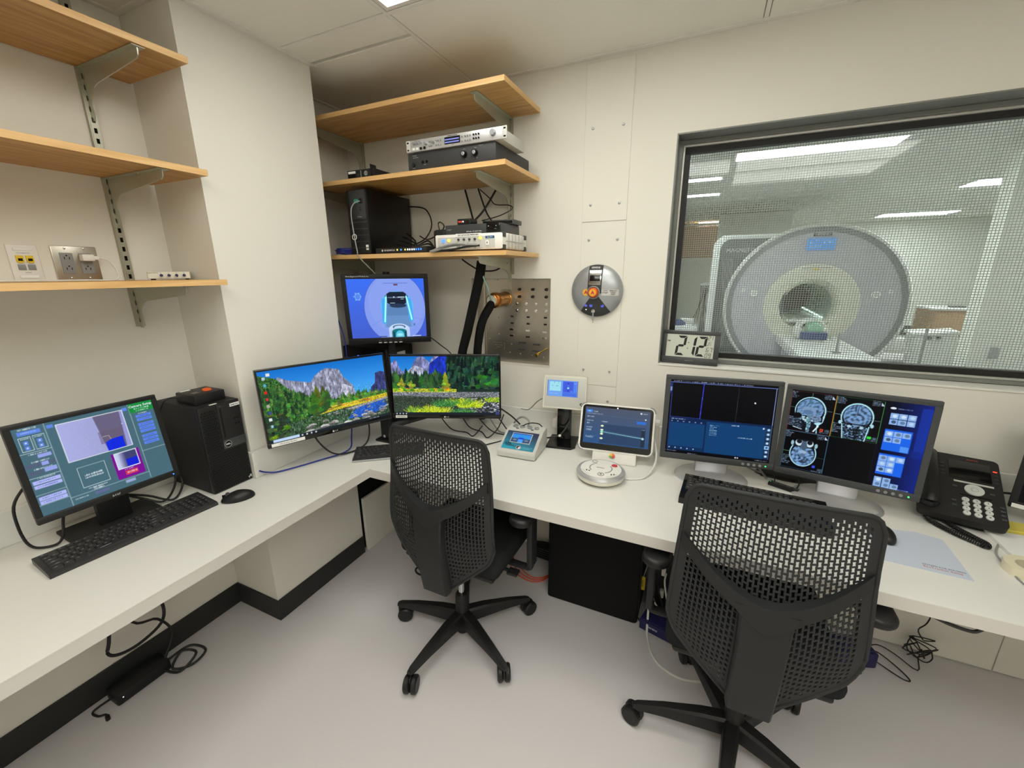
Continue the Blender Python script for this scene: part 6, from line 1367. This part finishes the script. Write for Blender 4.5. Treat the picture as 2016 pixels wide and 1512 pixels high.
for k, lb in enumerate(('uppermost', 'middle', 'lowest')):
    cable(lb+' of the orange fibre cables lying behind the far chair', [(-.60, -.02, .66), (-.605, -.04, .40), (-.62, -.05, .12+.02*k), (-.60, -.10, .03), (-.62, -.22-.02*k, .005+.0035*k), (-.70, -.27-.02*k, .005+.0035*k), (-.82, -.20-.03*k, .005+.0035*k), (-.88, -.13, .006+.0035*k)], .003, 'orng')
t = thing('foot_bundle', 'black cable bundle on the floor behind the far chair', 'cable bundle', (-.70, -.08, 0))
for k in range(5): obj('loop', tube(new(), [(.05+.12*math.cos(2*math.pi*j/9+k), .0+.035*math.sin(2*math.pi*j/9+k), .012+.014*k) for j in range(10)], .006), 'cable', t)
cable('black loop of cable on the floor left of the far chair', [(-1.19, -.40, .10), (-1.27, -.43, .01), (-1.30, -.47, .006), (-1.27, -.50, .006), (-1.20, -.50, .006)], .005)
# right cords
cable('thin black cord dropping from the worktop edge at the right', [(.97, -.05, .69), (.955, -.06, .40), (.953, -.06, .205), (.93, -.06, .145), (.95, -.06, .105)], .0026)
b = [(.95, -.06, .105)]
r_ = random.Random(5)
for k in range(24): b.append((.948+r_.uniform(-.045, .05), -.062+r_.uniform(-.03, .025), .068+r_.uniform(-.05, .045)))
b += [(.95, -.07, .03), (.93, -.13, .006), (.86, -.10, .03), (.80, -.10, .05), (.75, -.13, .04)]
cable('tangled knot of thin black cord against the right wall panel', b, .0024, sm=4)
cable('loop of thin black cord on the floor at the right', [(.75, -.14, .04), (.80, -.12, .03), (.86, -.145, .006), (.885, -.195, .005), (.86, -.20, .005), (.80, -.165, .012), (.75, -.15, .03)], .0026)
cable('thick black cable sagging under the right end of the worktop', [(.612, -.735, .6955), (.640, -.742, .689), (.668, -.743, .682), (.705, -.743, .679), (.722, -.742, .694)], .0045)
# left cords
t = thing('power_brick', 'black power brick on the floor under the left desk', 'adapter', (-1.895, -1.46, .0)); Bx('brick', 'blk', t, -.04, .04, -.09, .09, 0, .05, .008); obj('light', lathe(new(), [(.002, 0), (0, .001)], 8, T((.0405, -.07, .03))@Matrix.Rotation(R(90), 4, 'Y')), 'led_w', t)
cable('thick black cord looping under the left desk against the baseboard', [(-1.93, -1.30, .70), (-1.92, -1.36, .35), (-1.91, -1.33, .27), (-1.905, -1.35, .19), (-1.90, -1.45, .165), (-1.90, -1.52, .20), (-1.905, -1.50, .30), (-1.93, -1.46, .69)], .006)
cable('black cord dropping to the power brick under the left desk', [(-1.93, -1.40, .69), (-1.91, -1.44, .30), (-1.90, -1.36, .22), (-1.89, -1.33, .13), (-1.88, -1.38, .04)], .005)
cable('black cord looped on the floor beyond the power brick', [(-1.88, -1.37, .03), (-1.85, -1.30, .05), (-1.80, -1.27, .02), (-1.79, -1.33, .008), (-1.83, -1.38, .02), (-1.85, -1.33, .05), (-1.81, -1.30, .03), (-1.80, -1.37, .008), (-1.86, -1.40, .02)], .005)
cable('black cord with plug trailing on the floor before the power brick', [(-1.89, -1.55, .03), (-1.91, -1.60, .012), (-1.88, -1.60, .006), (-1.86, -1.585, .006), (-1.83, -1.59, .006)], lambda u: .004 if u < .8 else .007)

# ------------------------------------------------------------------ cords on the desk and shelves
cable('black power cord with moulded plug looping left of the teal-screen monitor', [(-1.80, -1.60, .97), (-1.84, -1.63, .90), (-1.86, -1.63, .80), (-1.84, -1.62, .752), (-1.80, -1.585, .748), (-1.79, -1.565, .77), (-1.795, -1.55, .83), (-1.80, -1.52, .90)], .004)
for k, (a, lb) in enumerate(((0, 'upper'), (1, 'lower'))): cable(lb+' black lead sagging between the teal-screen monitor and tower', [(-1.80, -1.40, .83), (-1.79, -1.35+.02*a, .79), (-1.77, -1.30+.03*a, .755-.008*a), (-1.79, -1.25+.03*a, .78), (-1.83, -1.21, .83)], .004)
cable('blue network cable running along the desk from the left tower to the corner', [(-1.635, -1.012, .775), (-1.632, -.985, .757), (-1.61, -.94, .745), (-1.55, -.80, .744), (-1.50, -.66, .75), (-1.53, -.60, .80), (-1.56, -.55, .95)], .0035, 'blue')
cable('black cable drooping under the left wallpaper monitor', [(-1.54, -.83, .96), (-1.50, -.82, .86), (-1.50, -.74, .765), (-1.47, -.65, .748), (-1.44, -.59, .78), (-1.45, -.56, .86), (-1.47, -.58, .95)], .004)
cable('grey cable running from the tower down to the scanner-bore monitor', [(-1.56, -.362, 1.91), (-1.585, -.375, 1.90), (-1.60, -.385, 1.86), (-1.59, -.39, 1.76), (-1.575, -.395, 1.68), (-1.565, -.395, 1.65), (-1.53, -.33, 1.57), (-1.51, -.30, 1.52)], .0028, 'gcable')
t = thing('cable_choke', 'small ring hung on the grey tower cable', 'ring', (-1.587, -.392, 1.745)); obj('ring', tube(new(), [(.013*math.cos(2*math.pi*k/14), 0, .013*math.sin(2*math.pi*k/14)) for k in range(15)], .0022, sm=1), 'lgrey', t); Bx('cross_bar', 'lgrey', t, -.0012, .0012, -.001, .001, -.013, .013)
H2_ = 2.0049-.022
cable('straight black cord crossing left on the wall between the corner shelves', [(-.985, -.03, 1.98), (-1.07, -.05, 1.86), (-1.16, -.12, 1.76), (-1.19, -.16, 1.70)], .005)
cable('black cord crossing right on the wall between the corner shelves', [(-1.17, -.03, 1.98), (-1.13, -.04, 1.86), (-1.10, -.05, 1.76), (-1.095, -.06, 1.68)], .005)
cable('black cord falling behind the disc player from the middle corner shelf', [(-1.095, -.03, 1.98), (-1.05, -.035, 1.87), (-1.0, -.05, 1.80), (-.99, -.08, 1.74)], .004)
cable('thin wavy black wire above the disc player', [(-1.085, -.03, 1.975), (-1.03, -.03, 1.93), (-1.0, -.03, 1.90), (-.92, -.04, 1.89), (-.90, -.05, 1.87), (-.92, -.15, 1.83), (-.955, -.255, 1.80)], .0025)
cable('black cord arching from the tower back beside the shelf wall', [(-1.51, -.06, 1.92), (-1.40, -.06, 1.90), (-1.35, -.08, 1.82), (-1.38, -.10, 1.75), (-1.46, -.10, 1.72)], .0035)
for k in range(4): cable(('top', 'second', 'third', 'bottom')[k]+' of the tangled black leads between tower and power brick', [(-1.50, -.10-.03*k, 1.78-.02*k), (-1.42+.02*k, -.14-.03*k, 1.74-.015*k), (-1.36, -.20-.02*k, 1.71-.006*k), (-1.30, -.19, 1.73-.014*k), (-1.24, -.22, 1.69), (-1.21, -.25, 1.70)], .004)
cable('short black cable loop beside the amplifier on the middle corner shelf', [(-1.27, -.14, 2.02), (-1.33, -.18, 2.03), (-1.375, -.22, 2.022), (-1.36, -.26, 2.010), (-1.29, -.24, 2.010)], .004)
cable('thin black cable falling from the scanner-bore monitor behind the right wallpaper screen', [(-1.36, -.20, 1.27), (-1.30, -.14, 1.20), (-1.24, -.10, 1.12), (-1.22, -.10, .95)], .003)
cable('blue cable running down the pillar edge beside the scanner-bore monitor', [(-1.72, -.465, 1.42), (-1.70, -.44, 1.33), (-1.685, -.43, 1.22), (-1.69, -.43, 1.0), (-1.69, -.42, .76)], .003, 'blue')
cable('grey cable bowed from the right wallpaper screen to the small pale monitor', [(-.85, -.06, .865), (-.80, -.07, .87), (-.74, -.10, .93), (-.69, -.13, .965), (-.668, -.145, .968)], .003, 'gcable')
cable('black cable slanting from the right wallpaper screen to the sloped console', [(-.90, -.20, .90), (-.83, -.22, .875), (-.775, -.245, .85)], .004)
for k, (pts, lb) in enumerate((([(-1.02, -.26, .88), (-1.0, -.20, .80), (-.96, -.16, .746), (-.86, -.17, .746), (-.84, -.20, .746)], 'long black lead lying under the right wallpaper screen'),
    ([(-1.10, -.28, .88), (-1.08, -.22, .78), (-1.03, -.18, .746), (-.96, -.24, .746), (-.92, -.20, .79), (-.90, -.17, .86)], 'looped black lead under the right wallpaper screen'),
    ([(-1.20, -.33, .88), (-1.17, -.26, .77), (-1.10, -.22, .746), (-1.04, -.25, .746), (-1.0, -.22, .80)], 'black lead hanging nearest the corner under the right wallpaper screen'),
    ([(-.93, -.22, .88), (-.90, -.17, .80), (-.86, -.19, .746), (-.93, -.33, .745), (-.96, -.37, .744)], 'thin lead trailing forward on the desk under the right wallpaper screen'))): cable(lb, pts, .0032)
cable('grey cable running along the desk to the sloped console', [(-1.02, -.10, .80), (-.95, -.13, .746), (-.88, -.15, .746), (-.85, -.20, .746)], .0035, 'gcable')
cable('white cable curving from the tablet side behind the intercom puck', [(-.155, -.20, .875), (-.135, -.21, .82), (-.13, -.26, .77), (-.16, -.36, .746), (-.22, -.40, .746), (-.245, -.40, .746)], .0045, 'wcable')
t = thing('cable_adapter', 'white plug adapter hanging between the tablet and console screens', 'adapter', (-.150, -.135, .86)); Bx('body', 'white', t, -.014, .014, -.014, .014, -.04, .045, .003); Bx('clip', 'white', t, -.03, -.012, -.008, .008, .03, .045, .002); obj('cord', tube(new(), [(0, 0, -.04), (.01, -.01, -.08), (.0, .02, -.116)], .003), 'wcable', t)
o = obj('wall_socket_box', box(new(), -.665, -.640, -.08, -.0225, .79, .835, .004), 'white'); tag(o, 'small white socket box on the backsplash left of the black monitor stand', 'socket')
cable('grey cable curving along the desk at the right picture edge', [(1.00, -.24, .744), (.965, -.27, .744), (.885, -.40, .743), (.868, -.46, .743), (.865, -.53, .743), (.875, -.60, .743), (.93, -.66, .743)], .0025, 'gcable')
cable('black cable running behind the telephone at the right', [(1.03, -.07, .80), (1.08, -.08, .805), (1.14, -.10, .79)], .004)
cable('cable loop of pale wire behind the left console screen', [(.21, -.16, .80), (.24, -.12, .76), (.29, -.12, .745), (.30, -.16, .745), (.26, -.15, .79)], .004, 'gcable')
